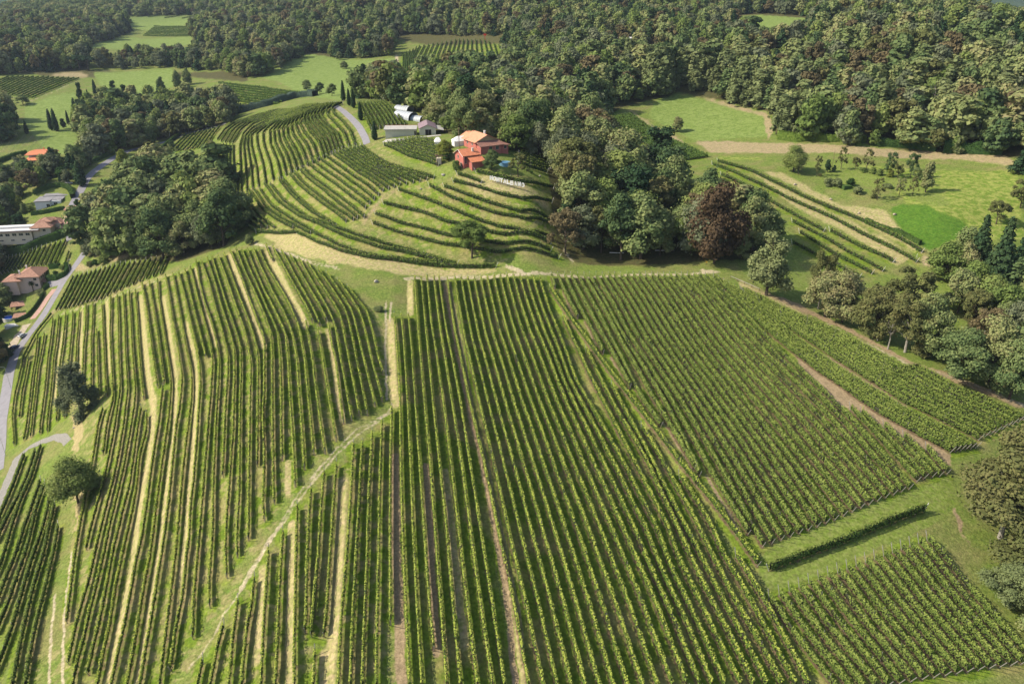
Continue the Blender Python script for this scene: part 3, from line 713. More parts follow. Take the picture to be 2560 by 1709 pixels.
attr['row'] = np.where(inside, np.clip(1.25 - rd/.62, 0, 1)*RS[j, i], 0)
attr['inrow'] = blur(np.where(inside, (rd < 1.7).astype(float), 0), 1)

def ground_material():
    m = bpy.data.materials.new('ground_cover'); m.use_nodes = True; nt = m.node_tree; N = nt.nodes.new; L = nt.links.new
    b = nt.nodes['Principled BSDF']; b.inputs['Roughness'].default_value = .95; b.inputs['Specular IOR Level'].default_value = .1
    tc = N('ShaderNodeTexCoord')
    def noise(sc, det=4, dist=0):
        n = N('ShaderNodeTexNoise'); n.inputs['Scale'].default_value = sc; n.inputs['Detail'].default_value = det; n.inputs['Distortion'].default_value = dist
        L(tc.outputs['Object'], n.inputs['Vector']); return n.outputs[0]
    def rng_(x, a, c, lo=0, hi=1):
        r = N('ShaderNodeMapRange'); r.inputs[1].default_value = a; r.inputs[2].default_value = c; r.inputs[3].default_value = lo; r.inputs[4].default_value = hi; L(x, r.inputs[0]); return r.outputs[0]
    def mix(f, c1, c2):
        x = N('ShaderNodeMix'); x.data_type = 'RGBA'
        if isinstance(f, float): x.inputs[0].default_value = f
        else: L(f, x.inputs[0])
        for s, c in ((6, c1), (7, c2)):
            if isinstance(c, tuple): x.inputs[s].default_value = (*c, 1)
            else: L(c, x.inputs[s])
        return x.outputs[2]
    def at(name):
        a = N('ShaderNodeAttribute'); a.attribute_name = name; return a.outputs['Fac']
    def mask(name, n, k=.45, sharp=.22):   # attribute plus noise, thresholded: ragged natural edges
        a = N('ShaderNodeMath'); a.operation = 'MULTIPLY_ADD'; a.inputs[1].default_value = k*2; a.inputs[2].default_value = -k; L(n, a.inputs[0])
        s = N('ShaderNodeMath'); s.operation = 'ADD'; L(a.outputs[0], s.inputs[0]); L(at(name), s.inputs[1])
        r = rng_(s.outputs[0], .5 - sharp, .5 + sharp)
        q = N('ShaderNodeMath'); q.operation = 'MULTIPLY'; L(r, q.inputs[0]); p = rng_(at(name), 0, .25); L(p, q.inputs[1]); return q.outputs[0]
    n1 = noise(.9, 5); n2 = noise(.13, 4); n3 = noise(4.0, 3); n4 = noise(.04, 3)
    grass = mix(rng_(n1, .3, .7), (.11,.165,.035), (.19,.225,.06))
    grass = mix(rng_(n2, .42, .66), grass, (.21,.195,.08))
    grass = mix(rng_(n3, .42, .62, 0, .55), grass, (.06,.105,.02))
    grass = mix(rng_(noise(11.0, 2), .5, .7, 0, .4), grass, (.25,.28,.09))
    inrow = mix(rng_(n1, .3, .7), (.095,.155,.02), (.175,.225,.04))
    inrow = mix(rng_(n2, .48, .66, 0, .7), inrow, (.27,.22,.105))
    c = mix(mask('inrow', n1, .25), grass, inrow)
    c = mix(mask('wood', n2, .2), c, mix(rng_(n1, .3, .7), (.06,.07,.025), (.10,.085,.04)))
    pz = N('ShaderNodeMath'); pz.operation = 'MULTIPLY'; L(at('patchy'), pz.inputs[0]); L(rng_(noise(.42, 5, .5), .48, .62, 0, .8), pz.inputs[1])
    c = mix(pz.outputs[0], c, mix(rng_(n3, .3, .7), (.31,.24,.14), (.23,.24,.08)))
    c = mix(mask('meadow', n2, .2), c, mix(rng_(noise(.35, 7, .6), .42, .6), (.19,.245,.075), (.14,.195,.05)))
    c = mix(mask('bright', n2, .45), c, mix(rng_(noise(.5, 7), .42, .58), (.13,.19,.035), (.24,.265,.075)))
    c = mix(mask('lawn', n2, .3), c, mix(rng_(n1, .3, .7), (.13,.185,.035), (.19,.215,.07)))
    c = mix(mask('clover', n1, .45), c, mix(rng_(n1, .3, .7), (.06,.13,.02), (.10,.175,.03)))
    c = mix(mask('dry', n1, .55), c, mix(rng_(n1, .3, .7), (.40,.315,.19), (.24,.255,.085)))
    c = mix(mask('soil', n1, .45), c, mix(rng_(n3, .3, .7), (.34,.255,.165), (.24,.19,.11)))
    c = mix(mask('tan', n2, .35), c, mix(rng_(n1, .3, .7), (.35,.265,.175), (.25,.23,.11)))
    c = mix(mask('verge', n1, .2), c, (.32,.27,.14))
    c = mix(mask('row', n1, .45), c, mix(rng_(n3, .3, .7), (.17,.115,.075), (.11,.085,.05)))
    c = mix(mask('path', n1, .75), c, mix(rng_(n3, .3, .7), (.46,.385,.28), (.30,.275,.16)))
    # far hills: woodland seen from kilometres away
    pos = N('ShaderNodeSeparateXYZ'); L(tc.outputs['Object'], pos.inputs[0])
    far = rng_(pos.outputs[1], 1250, 1500)
    fw = mix(rng_(noise(.012, 5), .35, .6), (.030,.055,.028), (.055,.085,.035))
    fld = mix(rng_(noise(.0016, 2, .4), .60, .62), fw, (.16,.22,.07))
    c = mix(far, c, fld)
    hs = N('ShaderNodeHueSaturation'); hs.inputs['Saturation'].default_value = 1.06
    v1 = rng_(noise(1.7, 7), .3, .7, .74, 1.26); v2 = rng_(noise(.55, 5, 1.2), .35, .65, .88, 1.12); vm = N('ShaderNodeMath'); vm.operation = 'MULTIPLY'; L(v1, vm.inputs[0]); L(v2, vm.inputs[1])
    L(vm.outputs[0], hs.inputs['Value']); L(c, hs.inputs['Color']); L(hs.outputs[0], b.inputs['Base Color'])
    bp = N('ShaderNodeBump'); bp.inputs['Strength'].default_value = .5; bp.inputs['Distance'].default_value = .25; L(noise(2.2, 5), bp.inputs['Height']); L(bp.outputs[0], b.inputs['Normal'])
    return m
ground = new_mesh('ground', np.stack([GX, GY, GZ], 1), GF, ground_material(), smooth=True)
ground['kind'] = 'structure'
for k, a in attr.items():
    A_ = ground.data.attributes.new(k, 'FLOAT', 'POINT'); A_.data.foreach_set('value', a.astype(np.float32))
# ------------------------------------------------------------------ trees
C_BROAD = [(.06,.10,.045),(.11,.16,.06),(.18,.225,.085),(.25,.275,.11),(.27,.24,.12)]
MAT['leaf'] = leafmat('broad_leaf', C_BROAD, scale=.22, trans=.2)
MAT['leaf_light'] = leafmat('light_leaf', [(0.105,0.165,0.045),(0.18,0.24,0.068),(0.285,0.315,0.105)], scale=.3, trans=.3, objvar=.6)
MAT['leaf_olive'] = leafmat('olive_leaf', [(.08,.105,.035),(.15,.16,.06),(.21,.18,.08)], scale=.3, trans=.25, objvar=.6)
MAT['leaf_pale'] = leafmat('silvery_leaf', [(.12,.155,.065),(.19,.225,.095),(.27,.29,.13)], scale=.3, trans=.25, objvar=.5)
MAT['leaf_copper'] = leafmat('copper_leaf', [(.055,.04,.026),(.095,.067,.04),(.145,.105,.062)], scale=.3, trans=.2, objvar=.3)
MAT['leaf_conifer'] = leafmat('conifer_leaf', [(0.018,0.042,0.021),(0.038,0.072,0.033),(0.075,0.112,0.045)], scale=.3, trans=.08, objvar=.5)
MAT['leaf_yellow'] = leafmat('yellow_leaf', [(.12,.17,.035),(.21,.245,.055),(.31,.29,.07)], scale=.4, trans=.3, objvar=.3)
MAT['leaf_blue'] = leafmat('blue_needle', [(.05,.085,.06),(.09,.13,.10),(.16,.20,.17)], scale=.5, trans=.1, objvar=.3)
MAT['leaf_grey'] = leafmat('grey_green_leaf', [(.10,.125,.07),(.155,.18,.10),(.22,.235,.14)], scale=.3, trans=.25, objvar=.6)
MAT['leaf_rust'] = leafmat('rusty_leaf', [(.11,.10,.05),(.17,.14,.075),(.22,.18,.09)], scale=.3, trans=.25, objvar=.6)
def ico():
    t = (1+5**.5)/2; v = np.array([(-1,t,0),(1,t,0),(-1,-t,0),(1,-t,0),(0,-1,t),(0,1,t),(0,-1,-t),(0,1,-t),(t,0,-1),(t,0,1),(-t,0,-1),(-t,0,1)], float)
    v /= np.linalg.norm(v[0])
    f = [(0,11,5),(0,5,1),(0,1,7),(0,7,10),(0,10,11),(1,5,9),(5,11,4),(11,10,2),(10,7,6),(7,1,8),(3,9,4),(3,4,2),(3,2,6),(3,6,8),(3,8,9),(4,9,5),(2,4,11),(6,2,10),(8,6,7),(9,8,1)]
    return v, np.array(f)
ICO = ico()
def crown(seed, kind, n, leaf):
    """unit tree, 1 m tall x 1 m wide scaled later: returns leaves and dark inner clumps. Sizes in metres for a 14 m tree."""
    r = np.random.default_rng(seed); H = 14.0; lobes = []
    if kind == 'broad':
        Rr = r.uniform(4.4, 5.8); z0, z1 = 2.0, r.uniform(12.2, 13.4); nl = int(r.integers(26, 62)); big = r.uniform(.8, 1.25)*math.sqrt(44/nl)
        for k in range(nl):
            a = r.uniform(0, 2*math.pi); zz = r.beta(1.3, 1.4); rad = Rr*(1 - .62*abs(zz-.32)**1.25*1.7)*r.uniform(.5, .92)
            if zz > .8: rad *= .6
            lobes.append((rad*math.cos(a), rad*math.sin(a)*.95, z0 + zz*(z1-z0), r.uniform(.85, 2.1)*big))
        lobes.append((0, 0, 11.5, 1.9)); lobes.append((.5, -.4, 8.5, 2.6))
    elif kind == 'tall':
        Rr = 3.2; nl = 30
        for k in range(nl):
            a = r.uniform(0, 2*math.pi); zz = r.uniform(0, 1); rad = Rr*(1 - .6*zz)*r.uniform(.3, .95)
            lobes.append((rad*math.cos(a), rad*math.sin(a), 2.5 + zz*10.8, r.uniform(.9, 1.7)*(1.1-.4*zz)))
    elif kind == 'bush':
        nl = 16
        for k in range(nl):
            a = r.uniform(0, 2*math.pi); zz = r.uniform(.0, 1); rad = 5.2*math.sqrt(1 - zz*zz*.9)*r.uniform(.35, .95)
            lobes.append((rad*math.cos(a), rad*math.sin(a), 2.4 + zz*8.6, r.uniform(2.2, 3.2)))
    elif kind == 'open':
        nl = 34
        for k in range(nl):
            a = r.uniform(0, 2*math.pi); zz = r.beta(1.7, 1.4); rad = 5.6*(1 - .5*zz**2)*r.uniform(.35, 1)
            lobes.append((rad*math.cos(a), rad*math.sin(a), 3.4 + zz*9.6, r.uniform(.8, 1.5)))
    elif kind == 'weep':
        nl = 40
        for k in range(nl):
            a = r.uniform(0, 2*math.pi); zz = r.uniform(0, 1); rad = 3.6*(1 - .75*zz)**.7*r.uniform(.5, 1)
            lobes.append((rad*math.cos(a), rad*math.sin(a), 1.6 + zz*11.4, r.uniform(.7, 1.2)))
    elif kind == 'cone':
        nl = 60
        for k in range(nl):
            zz = (k+.5)/nl; a = k*2.4; rad = 3.6*(1-zz)*r.uniform(.55, 1)
            lobes.append((rad*math.cos(a), rad*math.sin(a), .9 + zz*12.6, .45 + 1.2*(1-zz)))
    elif kind == 'cypress':
        nl = 34
        for k in range(nl):
            zz = (k+.5)/nl; a = k*2.4; w = 1.15*(1-zz)**.55*min(1, .55 + zz*4)
            lobes.append((.18*math.cos(a), .18*math.sin(a), .6 + zz*12.9, max(.16, w)))
    elif kind == 'umbrella':
        nl = 26
        for k in range(nl):
            a = r.uniform(0, 2*math.pi); rad = 6.0*math.sqrt(r.uniform(0, 1))
            lobes.append((rad*math.cos(a), rad*math.sin(a), 11.2 + r.uniform(-.5, .9) - .03*rad*rad, r.uniform(1.0, 1.5)))
    lob = np.array(lobes); wts = lob[:, 3]**2; wts /= wts.sum()
    k = r.choice(len(lob), n, p=wts); d = r.normal(size=(n, 3)); d /= np.linalg.norm(d, axis=1)[:, None]
    flip = (d[:, 2] < -.25) & (r.uniform(size=n) < .75); d[flip, 2] *= -1
    sq = np.array([1, 1, .78]) if kind in ('broad','open','bush','umbrella') else (np.array([.8, .8, 1.7]) if kind == 'weep' else (np.array([1, 1, .55]) if kind == 'cone' else np.array([1, 1, 1.1])))
    # lumpy clumps: radius modulated around each lobe
    lump = 1 + .30*np.sin(d[:, 0]*7 + k*1.3)*np.sin(d[:, 1]*6 + k*2.1)*np.sin(d[:, 2]*8 + k)
    rr = lob[k, 3]*np.where(r.uniform(size=n) < .12, r.uniform(1.1, 1.45, n), r.uniform(.68, 1.14, n))*lump
    C = lob[k, :3] + d*sq*rr[:, None]
    if kind == 'weep': C[:, 2] -= r.exponential(.6, n)*np.hypot(C[:, 0], C[:, 1])/3
    if kind == 'cone': C[:, 2] -= .25*np.hypot(C[:, 0]-lob[k, 0]*0, C[:, 1])*.5
    C[:, 2] = np.maximum(C[:, 2], .25)
    nr = d*1.0 + r.normal(0, .42, (n, 3)) + np.array([0, 0, .25])
    V, F = quads(C, nr, leaf*r.uniform(.6, 1.3, n), r)
    iv, jf = ICO; VI = []; FI = []; base = 0
    for x, y, z, s in lobes:
        q = iv*s*.72*sq*(1 + r.uniform(-.12, .12, (12, 1))) + np.array([x, y, z]); VI.append(q); FI.append(jf + base); base += 12
    return V, F, np.concatenate(VI), np.concatenate(FI)
def crown_mesh(name, seed, kind, n, leaf, material):
    V, F, VI, FI = crown(seed, kind, n, leaf)
    nv = len(V); FI4 = np.concatenate([FI, FI[:, 2:3]], 1)
    me = bpy.data.meshes.new(name); allV = np.concatenate([V, VI]).astype(np.float32)
    faces_q = F.astype(np.int32); tri = (FI + nv).astype(np.int32)
    loops = np.concatenate([faces_q.ravel(), tri.ravel()]); starts = np.concatenate([np.arange(0, 4*len(F), 4), 4*len(F) + np.arange(0, 3*len(tri), 3)]).astype(np.int32)
    me.vertices.add(len(allV)); me.vertices.foreach_set('co', allV.ravel()); me.loops.add(len(loops)); me.loops.foreach_set('vertex_index', loops)
    me.polygons.add(len(starts)); me.polygons.foreach_set('loop_start', starts); me.update(calc_edges=True); me.materials.append(MAT[material]); return me
def trunk_mesh(name, seed, kind, material):
    r = random.Random(seed); m = MB()
    if kind in ('cypress', 'cone', 'weep', 'tall'):
        top = 12.5 if kind != 'cypress' else 12
        m.tube([(0,0,-.6),(.05,.02,1.5),(.1,-.05,top*.5),(.05,.05,top)], [.34,.26,.17,.04], 7)
        nl = 7 if kind in ('weep', 'tall') else 0
        for k in range(nl):
            a = r.uniform(0, 6.3); z = 2.5 + k*1.3; m.tube([(.05,0,z),(1.3*math.cos(a),1.3*math.sin(a),z+1.4),(2.2*math.cos(a),2.2*math.sin(a),z+2.0)], [.11,.07,.02], 5)
    elif kind == 'umbrella':
        m.tube([(0,0,-.6),(.2,0,4),(0,.2,8.4)], [.42,.32,.26], 7)
        for k in range(7):
            a = k*.9; m.tube([(0,.1,7.6),(2*math.cos(a),2*math.sin(a),9.8),(4*math.cos(a),4*math.sin(a),11)], [.16,.1,.04], 5)
    elif kind == 'bush':
        for k in range(4):
            a = k*1.6; m.tube([(0,0,-.5),(math.cos(a)*1.2,math.sin(a)*1.2,3),(math.cos(a)*2.4,math.sin(a)*2.4,6)], [.3,.2,.05], 5)
    else:
        m.tube([(0,0,-.8),(0,0,.3),(.1,.05,2.6),(.15,-.1,4.6),(0,0,8)], [.42,.30,.25,.18,.08], 8)
        for k in range(9):
            a = k*2.3 + r.uniform(-.3,.3); z = 3 + .55*k; l = 3.6 - .2*k
            m.tube([(.1,0,z),(l*.45*math.cos(a),l*.45*math.sin(a),z+1.4),(l*math.cos(a),l*math.sin(a),z+2.9+.1*k)], [.17,.11,.035], 5)
    o = m.build(name, MAT[material]); me = o.data; bpy.data.objects.remove(o); return me
PROTO = {}
def proto(key, kind, leafm, barkm, seed, n=5200, leaf=.52):
    PROTO[key] = (crown_mesh('crown', seed, kind, n, leaf, leafm), trunk_mesh('trunk', seed, kind, barkm), kind)
for i in range(7): proto('broad%d' % i, 'broad', 'leaf', 'bark', 100+i, 6500, .46)
for i in range(2): proto('light%d' % i, 'broad', 'leaf_light', 'bark', 120+i)
for i in range(2): proto('olive%d' % i, 'open', 'leaf_olive', 'bark', 130+i, 4200, .46)
proto('tall0', 'tall', 'leaf', 'bark', 140); proto('tall1', 'tall', 'leaf_light', 'pale_bark', 141)
proto('pale0', 'weep', 'leaf_pale', 'pale_bark', 150, 5200, .42); proto('pale1', 'weep', 'leaf_pale', 'pale_bark', 151, 5200, .42)
proto('willow0', 'broad', 'leaf_pale', 'bark', 152, 5200, .42)
proto('copper0', 'broad', 'leaf_copper', 'bark', 160, 9000, .42)
proto('conifer0', 'cone', 'leaf_conifer', 'bark', 170, 6500, .42); proto('conifer1', 'tall', 'leaf_conifer', 'bark', 171, 6000, .42)
proto('cypress0', 'cypress', 'leaf_conifer', 'bark', 180, 3600, .36); proto('umbrella0', 'umbrella', 'leaf_conifer', 'bark', 185, 3600, .5)
proto('open0', 'open', 'leaf', 'bark', 190, 2000, .4); proto('open1', 'open', 'leaf_olive', 'bark', 191, 1300, .38)
proto('bush0', 'bush', 'leaf', 'bark', 195, 2600, 1.1); proto('bush1', 'bush', 'leaf_light', 'bark', 196, 2600, 1.1); proto('yellow0', 'broad', 'leaf_yellow', 'bark', 197)
proto('near0', 'broad', 'leaf', 'bark', 200, 15000, .34); proto('near1', 'broad', 'leaf_olive', 'bark', 201, 15000, .34); proto('near2', 'tall', 'leaf_pale', 'bark', 202, 12000, .32)
proto('near3', 'open', 'leaf_olive', 'pale_bark', 203, 9000, .30); proto('near4', 'open', 'leaf_light', 'bark', 206, 14000, .30); proto('near6', 'broad', 'leaf_light', 'bark', 214, 13000, .33); proto('grey0', 'broad', 'leaf_grey', 'bark', 215, 6500, .46); proto('rust0', 'open', 'leaf_rust', 'bark', 216, 5000, .46); proto('near5', 'broad', 'leaf', 'bark', 213, 15000, .33); proto('blueg0', 'broad', 'leaf_pale', 'bark', 208, 9000, .32); proto('twiggy0', 'broad', 'leaf_olive', 'pale_bark', 207, 16000, .30); proto('birch0', 'weep', 'leaf_grey', 'pale_bark', 204, 9000, .28)
proto('blue0', 'cone', 'leaf_blue', 'bark', 205, 5000, .4)
def tree(key, x, y, h, w, label, group=None, name='broadleaf_tree', cat='tree', rz=None, z=None):
    """one tree: an empty at the foot of the trunk, crown and trunk as its parts"""
    cm, tm, kind = PROTO[key]
    gz = float(height(np.array([x]), np.array([y]))[0]) if z is None else z
    ww = {'broad': 11.2, 'tall': 7.2, 'open': 11.5, 'weep': 8.0, 'cone': 7.6, 'cypress': 2.6, 'umbrella': 13, 'bush': 12.5}[kind]; hh = 14.0 if kind != 'bush' else 13.0
    e = empty(name, (x, y, gz), random.uniform(0, 6.28) if rz is None else rz, label, cat, group)
    e.scale = (w/ww, w/ww, h/hh)
    c = bpy.data.objects.new('crown', cm); t = bpy.data.objects.new('trunk', tm)
    for o in (c, t): scene.collection.objects.link(o); o.parent = e
    if key in ('bush0', 'bush1'): bpy.data.objects.remove(t)
    return e
def tree_px(key, px, py, h, w, label, group=None, **k):
    P = unproject(np.array([[px, py]]))[0]
    return tree(key, P[0], P[1], h, w, label, group, **k)
TAKEN = []
def T(key, px, py, h, w, label, group=None, **k):
    e = tree_px(key, px, py, h, w, label, group, **k); TAKEN.append((e.location.x, e.location.y, w*.5)); return e
# --- trees one can point to (foot pixel in the photograph, height, spread)
T('copper0', 1785, 657, 27, 17, 'large dark copper-purple tree at the edge of the wood above the dirt road', name='copper_beech')
T('near4', 1180, 645, 14, 14.5, 'round olive-green tree standing alone among the terrace rows above the dirt road', rz=.4)
T('open1', 1295, 442, 9, 8.5, 'thin-crowned garden tree on the grass bank above the white letters')
T('near0', 1229, 425, 8, 6.5, 'green tree leaning beside the red farmhouse annex')
T('yellow0', 1112, 395, 7, 7.5, 'round yellow-green tree left of the red farmhouse, before the white marquee')
T('birch0', 204, 1032, 17, 15, 'grey-green birch with bare upper branches on the left hillside', name='birch_tree', rz=2.)
T('near6', 196, 1256, 13, 12.5, 'dark round tree beside the grass track at lower left', rz=1.)
T('twiggy0', 2500, 1345, 21, 22, 'big half-bare chestnut with grey twigs at the right edge by the mown grass')
T('near1', 2555, 1255, 20, 19, 'olive tree behind the half-bare chestnut at the right edge')
T('blueg0', 2520, 1495, 8, 11, 'low bluish-green tree under the half-bare chestnut')
T('near1', 2585, 1440, 15, 17, 'rusty-leaved tree below the half-bare chestnut at the right edge')
T('near0', 2610, 1590, 10, 13, 'low spreading green and rusty tree at the lower right edge')
T('near2', 1915, 738, 21, 12.5, 'tall pale green tree at the corner of the sandy path', rz=.5)
T('near0', 2062, 792, 15, 14, 'bushy green tree second along the sandy path', rz=2.4)
T('near3', 2045, 772, 20, 9, 'tall tree with a tufted flat top rising behind the path bushes')
T('near5', 2105, 805, 16, 13, 'rusty olive tree third along the sandy path')
T('near1', 2185, 845, 17, 14, 'dense olive tree with a dead forked top beside the sandy path', rz=3.3)
T('near3', 2262, 880, 18, 15, 'airy brownish tree among the path-side trees')
T('olive0', 2275, 775, 15, 15, 'rust-brown crowned tree behind the path-side trees')
T('near0', 2310, 888, 19, 13, 'green tree behind the slender pale trunk by the path')
T('near0', 2400, 948, 15, 16, 'rounded green tree with a thick trunk over the sandy path', rz=1.7)
T('near5', 2470, 965, 19, 15, 'tall olive tree with dead branches near the right edge of the path')
T('near0', 2522, 997, 18, 14, 'last dark green tree along the sandy path at the right edge', rz=4)
T('light0', 2420, 760, 15, 13, 'bright green rounded tree in the wood at the right edge')
T('light1', 2500, 820, 15, 13, 'bright green tree with yellow flowers at the right edge')
T('light0', 2360, 700, 14, 12, 'fresh green domed tree left of the dark conifers')
T('conifer0', 2480, 740, 27, 11, 'tall dark drooping conifer at the right edge', name='conifer')
T('conifer0', 2430, 700, 23, 10, 'second dark drooping conifer, left of the tallest one', name='conifer')
T('conifer0', 2545, 720, 27, 11, 'dark conifer cut off by the right edge of the picture', name='conifer')
T('conifer0', 2575, 435, 20, 13, 'broad dark conifer at the right edge beside the ploughed strip', name='conifer')
T('near6', 1983, 430, 11, 11.5, 'round dark green tree at the left end of the mown garden')
T('open0', 1995, 437, 8.5, 5, 'slim tree leaning against the round dark garden tree')
T('open1', 2041, 441, 9, 4, 'thin leafless-looking sapling left of the small dark cone tree in the garden')
T('conifer1', 2068, 430, 5, 3.2, 'small dark cone-shaped tree in the mown garden', name='conifer')
T('conifer1', 2084, 431, 3, 2.2, 'smallest dark shrub tree beside the tall bare pole in the garden', name='conifer')
T('open1', 2102, 424, 10, 5, 'bare-topped tree with dark trunk in the middle of the mown garden')
T('olive1', 2137, 426, 6, 4, 'small rounded grey-brown tree in the mown garden')
T('open1', 2165, 430, 10, 6, 'feathery tree with brown trunk right of the rounded grey-brown one')
T('open0', 2222, 440, 10.5, 6, 'tall feathery tree behind the mixed garden hedge')
T('olive0', 2243, 446, 6.5, 4.5, 'dense dark green small tree at the end of the garden hedge')
T('open0', 2275, 445, 11, 6.5, 'tall loose tree between the hedge and the dense brown tree')
T('open0', 2290, 465, 8, 6, 'low feathery tree beside the dense brown column tree')
T('tall0', 2313, 481, 12, 6, 'dense brown-green column tree casting the long shadow on the meadow')
T('open1', 2192, 500, 9, 5.5, 'thin tree nearest the vineyard in the mown garden')
T('open0', 2247, 490, 7.5, 5, 'slender leafy tree right of the thin garden tree')
T('open1', 2280, 490, 8, 4, 'spindly tree just left of the dense brown column tree')
T('near0', 1692, 330, 8.5, 7, 'single olive tree standing in the upper right meadow')
T('pale0', 1955, 315, 14, 11, 'big silvery tree at the corner of the upper right meadow', name='willow_tree')
T('willow0', 860, 172, 7, 9, 'silvery round willow in the far meadow, lower of the three', name='willow_tree')
T('willow0', 848, 150, 8, 8, 'silvery willow in the far meadow, middle of the three', name='willow_tree')
T('willow0', 843, 138, 7, 6, 'smallest silvery willow in the far meadow, top of the three', name='willow_tree')
T('umbrella0', 200, 176, 15, 16, 'flat-topped umbrella pine at the far edge of the left meadow', name='umbrella_pine')
T('umbrella0', 222, 177, 14, 14, 'second flat-topped umbrella pine, right beside the first', name='umbrella_pine')
for (px, py, h, w, lb) in [(859,253,11,2.6,'farthest of the tall cypresses by the curving driveway'),(873,264,9,2.3,'cypress second farthest along the curving driveway'),
   (884,270,10,2.5,'cypress third along the curving driveway'),(902,301,9,2.6,'cypress fourth along the driveway, beside its bend'),(937,350,8.5,2.7,'nearest cypress by the driveway, left of the long barn')]:
    T('cypress0', px, py, h, w, lb, name='cypress_tree')
for (px, py, h, w, lb) in [(130,326,16,4,'left one of two close dark cypresses on the left lawn'),(142,328,17,4.5,'right one of two close dark cypresses on the left lawn'),
   (172,312,11,2.4,'slender lone cypress right of the cypress pair'),(68,335,10,3,'slender cypress beside the big dark conifer at the left edge'),(190,285,13,5,'broad dark cypress at the left tip of the mid-left wood'),
   (227,275,17,3,'tall narrow cypress rising in the mid-left wood'),(240,240,14,4,'dark spire tree on top of the mid-left wood'),(205,465,15,6,'tall dark cypress beside the lane behind the grey villa')]:
    T('cypress0', px, py, h, w, lb, name='cypress_tree')
for (px, py, h, w, lb) in [(205,262,17,6,'dark conifer at the upper left tip of the mid-left wood'),(255,268,15,9,'round grey-green tree among the dark conifers of the mid-left wood'),(290,258,17,8,'dark cedar at the top of the mid-left wood'),(315,262,15,8,'second dark cedar beside the first in the mid-left wood'),
  (405,232,13,9,'brown-green tree alone in the meadow above the mid-left wood'),(445,222,15,9,'dark cedar at the left end of the trees below the far meadow'),(470,212,14,9,'dark tree beside the cedar below the far meadow')]: T('broad2' if 'tree' in lb else 'conifer1', px, py, h, w, lb)
for (px, py, h, w, lb) in [(768,228,8,9,'brown round tree at the right end of the far curved vineyard'),(800,235,8,8,'olive tree right of the brown round tree'),(830,240,8,8,'dark tree left of the farthest cypress'),(58,262,8,12,'round tree on the corner of the upper left vineyard'),(95,470,8,8,'green garden tree below the red-roofed house'),(150,430,10,11,'rounded green tree right of the red-roofed house'),(190,425,11,11,'large green tree between the red-roofed house and the lane')]: T('broad5', px, py, h, w, lb)
T('conifer1', 25, 345, 22, 14, 'huge dark conifer at the left edge beyond the pole vineyard', name='conifer')
T('conifer1', 160, 322, 7, 5, 'small round dark tree between the cypresses on the left lawn', name='conifer')
T('near0', 531, 376, 6.5, 5.5, 'small dark round tree at the left foot of the knoll')
T('near0', 624, 612, 4.6, 4.2, 'small round dark bush-tree at the bend of the dirt road')
T('yellow0', 312, 430, 13, 9, 'tall yellowing tree beside the lane above the left wood')
T('yellow0', 103, 460, 9, 6, 'yellow-green tree in the garden behind the grey villa')
T('yellow0', 52, 525, 8, 4.5, 'bright yellow-green pointed tree left of the grey villa')
T('conifer1', 52, 580, 9, 9, 'dark weeping tree between the two left villas', name='conifer')
T('conifer1', 8, 560, 10, 8, 'dark tree at the left edge beside the villa lawn', name='conifer')
T('conifer0', -12, 800, 11, 6, 'dark fir at the left edge above the swimming pool', name='conifer')
T('conifer0', 2, 900, 14, 10, 'dark fir at the left edge below the swimming pool', name='conifer')
T('near2', 260, 642, 15, 10, 'leaning green tree at the near edge of the left wood')
T('olive1', 2490, 560, 9, 9, 'rust-coloured tree at the right edge of the clover meadow')
T('olive0', 2550, 520, 12, 10, 'orange-brown tree cut off by the right edge below the meadow')
for (px, py, h, w, lb) in [(385,345,14,9,'dark tree over the lane lamp'),(430,372,5,5,'low round shrub-tree at the lane hedge')]: T('broad1', px, py, h, w, lb)
for (px, py, s, lb) in [(1082,318,7,'pale green bushy tree behind the polytunnels'),(1150,330,9,'yellow-green tree in the wood above the farmhouse roof')]: T('light0', px, py, s, s, lb)
# dead trees with bare forked limbs
def snag(px, py, h, label):
    P = unproject(np.array([[px, py]]))[0]; e = empty('dead_tree', P, 0, label, 'dead tree'); m = MB(); r = random.Random(int(px))
    m.tube([(0,0,-.5),(.1,0,h*.4),(-.2,.1,h*.75)], [.22,.16,.10], 6)
    o = m.build('trunk', MAT['pale_bark'], e); m = MB()
    for k in range(9):
        a = r.uniform(0, 6.28); z = h*(.45 + .035*k); l = r.uniform(1.2, 2.6)
        p1 = (l*.6*math.cos(a), l*.6*math.sin(a), z + l*.7); m.tube([(-.1,0,z), p1, (l*math.cos(a+.4), l*math.sin(a+.4), z + l*1.5)], [.09,.06,.02], 5)
        m.tube([p1, (l*.9*math.cos(a-.6), l*.9*math.sin(a-.6), z + l*1.3)], [.045,.015], 4)
    m.build('branches', MAT['pale_bark'], e)
snag(2193, 852, 17, 'pale dead tree with forked bare limbs rising above the path-side trees')
snag(2421, 935, 15, 'bleached dead trunk with one bent limb near the right end of the path')
snag(2219, 873, 8, 'slender pale bare trunk beside the sandy path')
snag(2550, 975, 16, 'grey dead tree at the right edge of the path')
for px, py, h, lb in ((2325,300,19,'tall pale dead tree leaning in the upper part of the right-hand wood'),(2425,330,18,'forked white dead trunk in the right-hand wood near the edge'),(2170,300,17,'thin white dead trunk in the middle of the right-hand wood'),
   (1975,300,17,'white dead stem beside the big silvery tree'),(2090,330,16,'pale dead tree low in the right-hand wood'),(2060,90,18,'grey dead spike on the far ridge right of the clearing')): snag(px, py, h, lb)
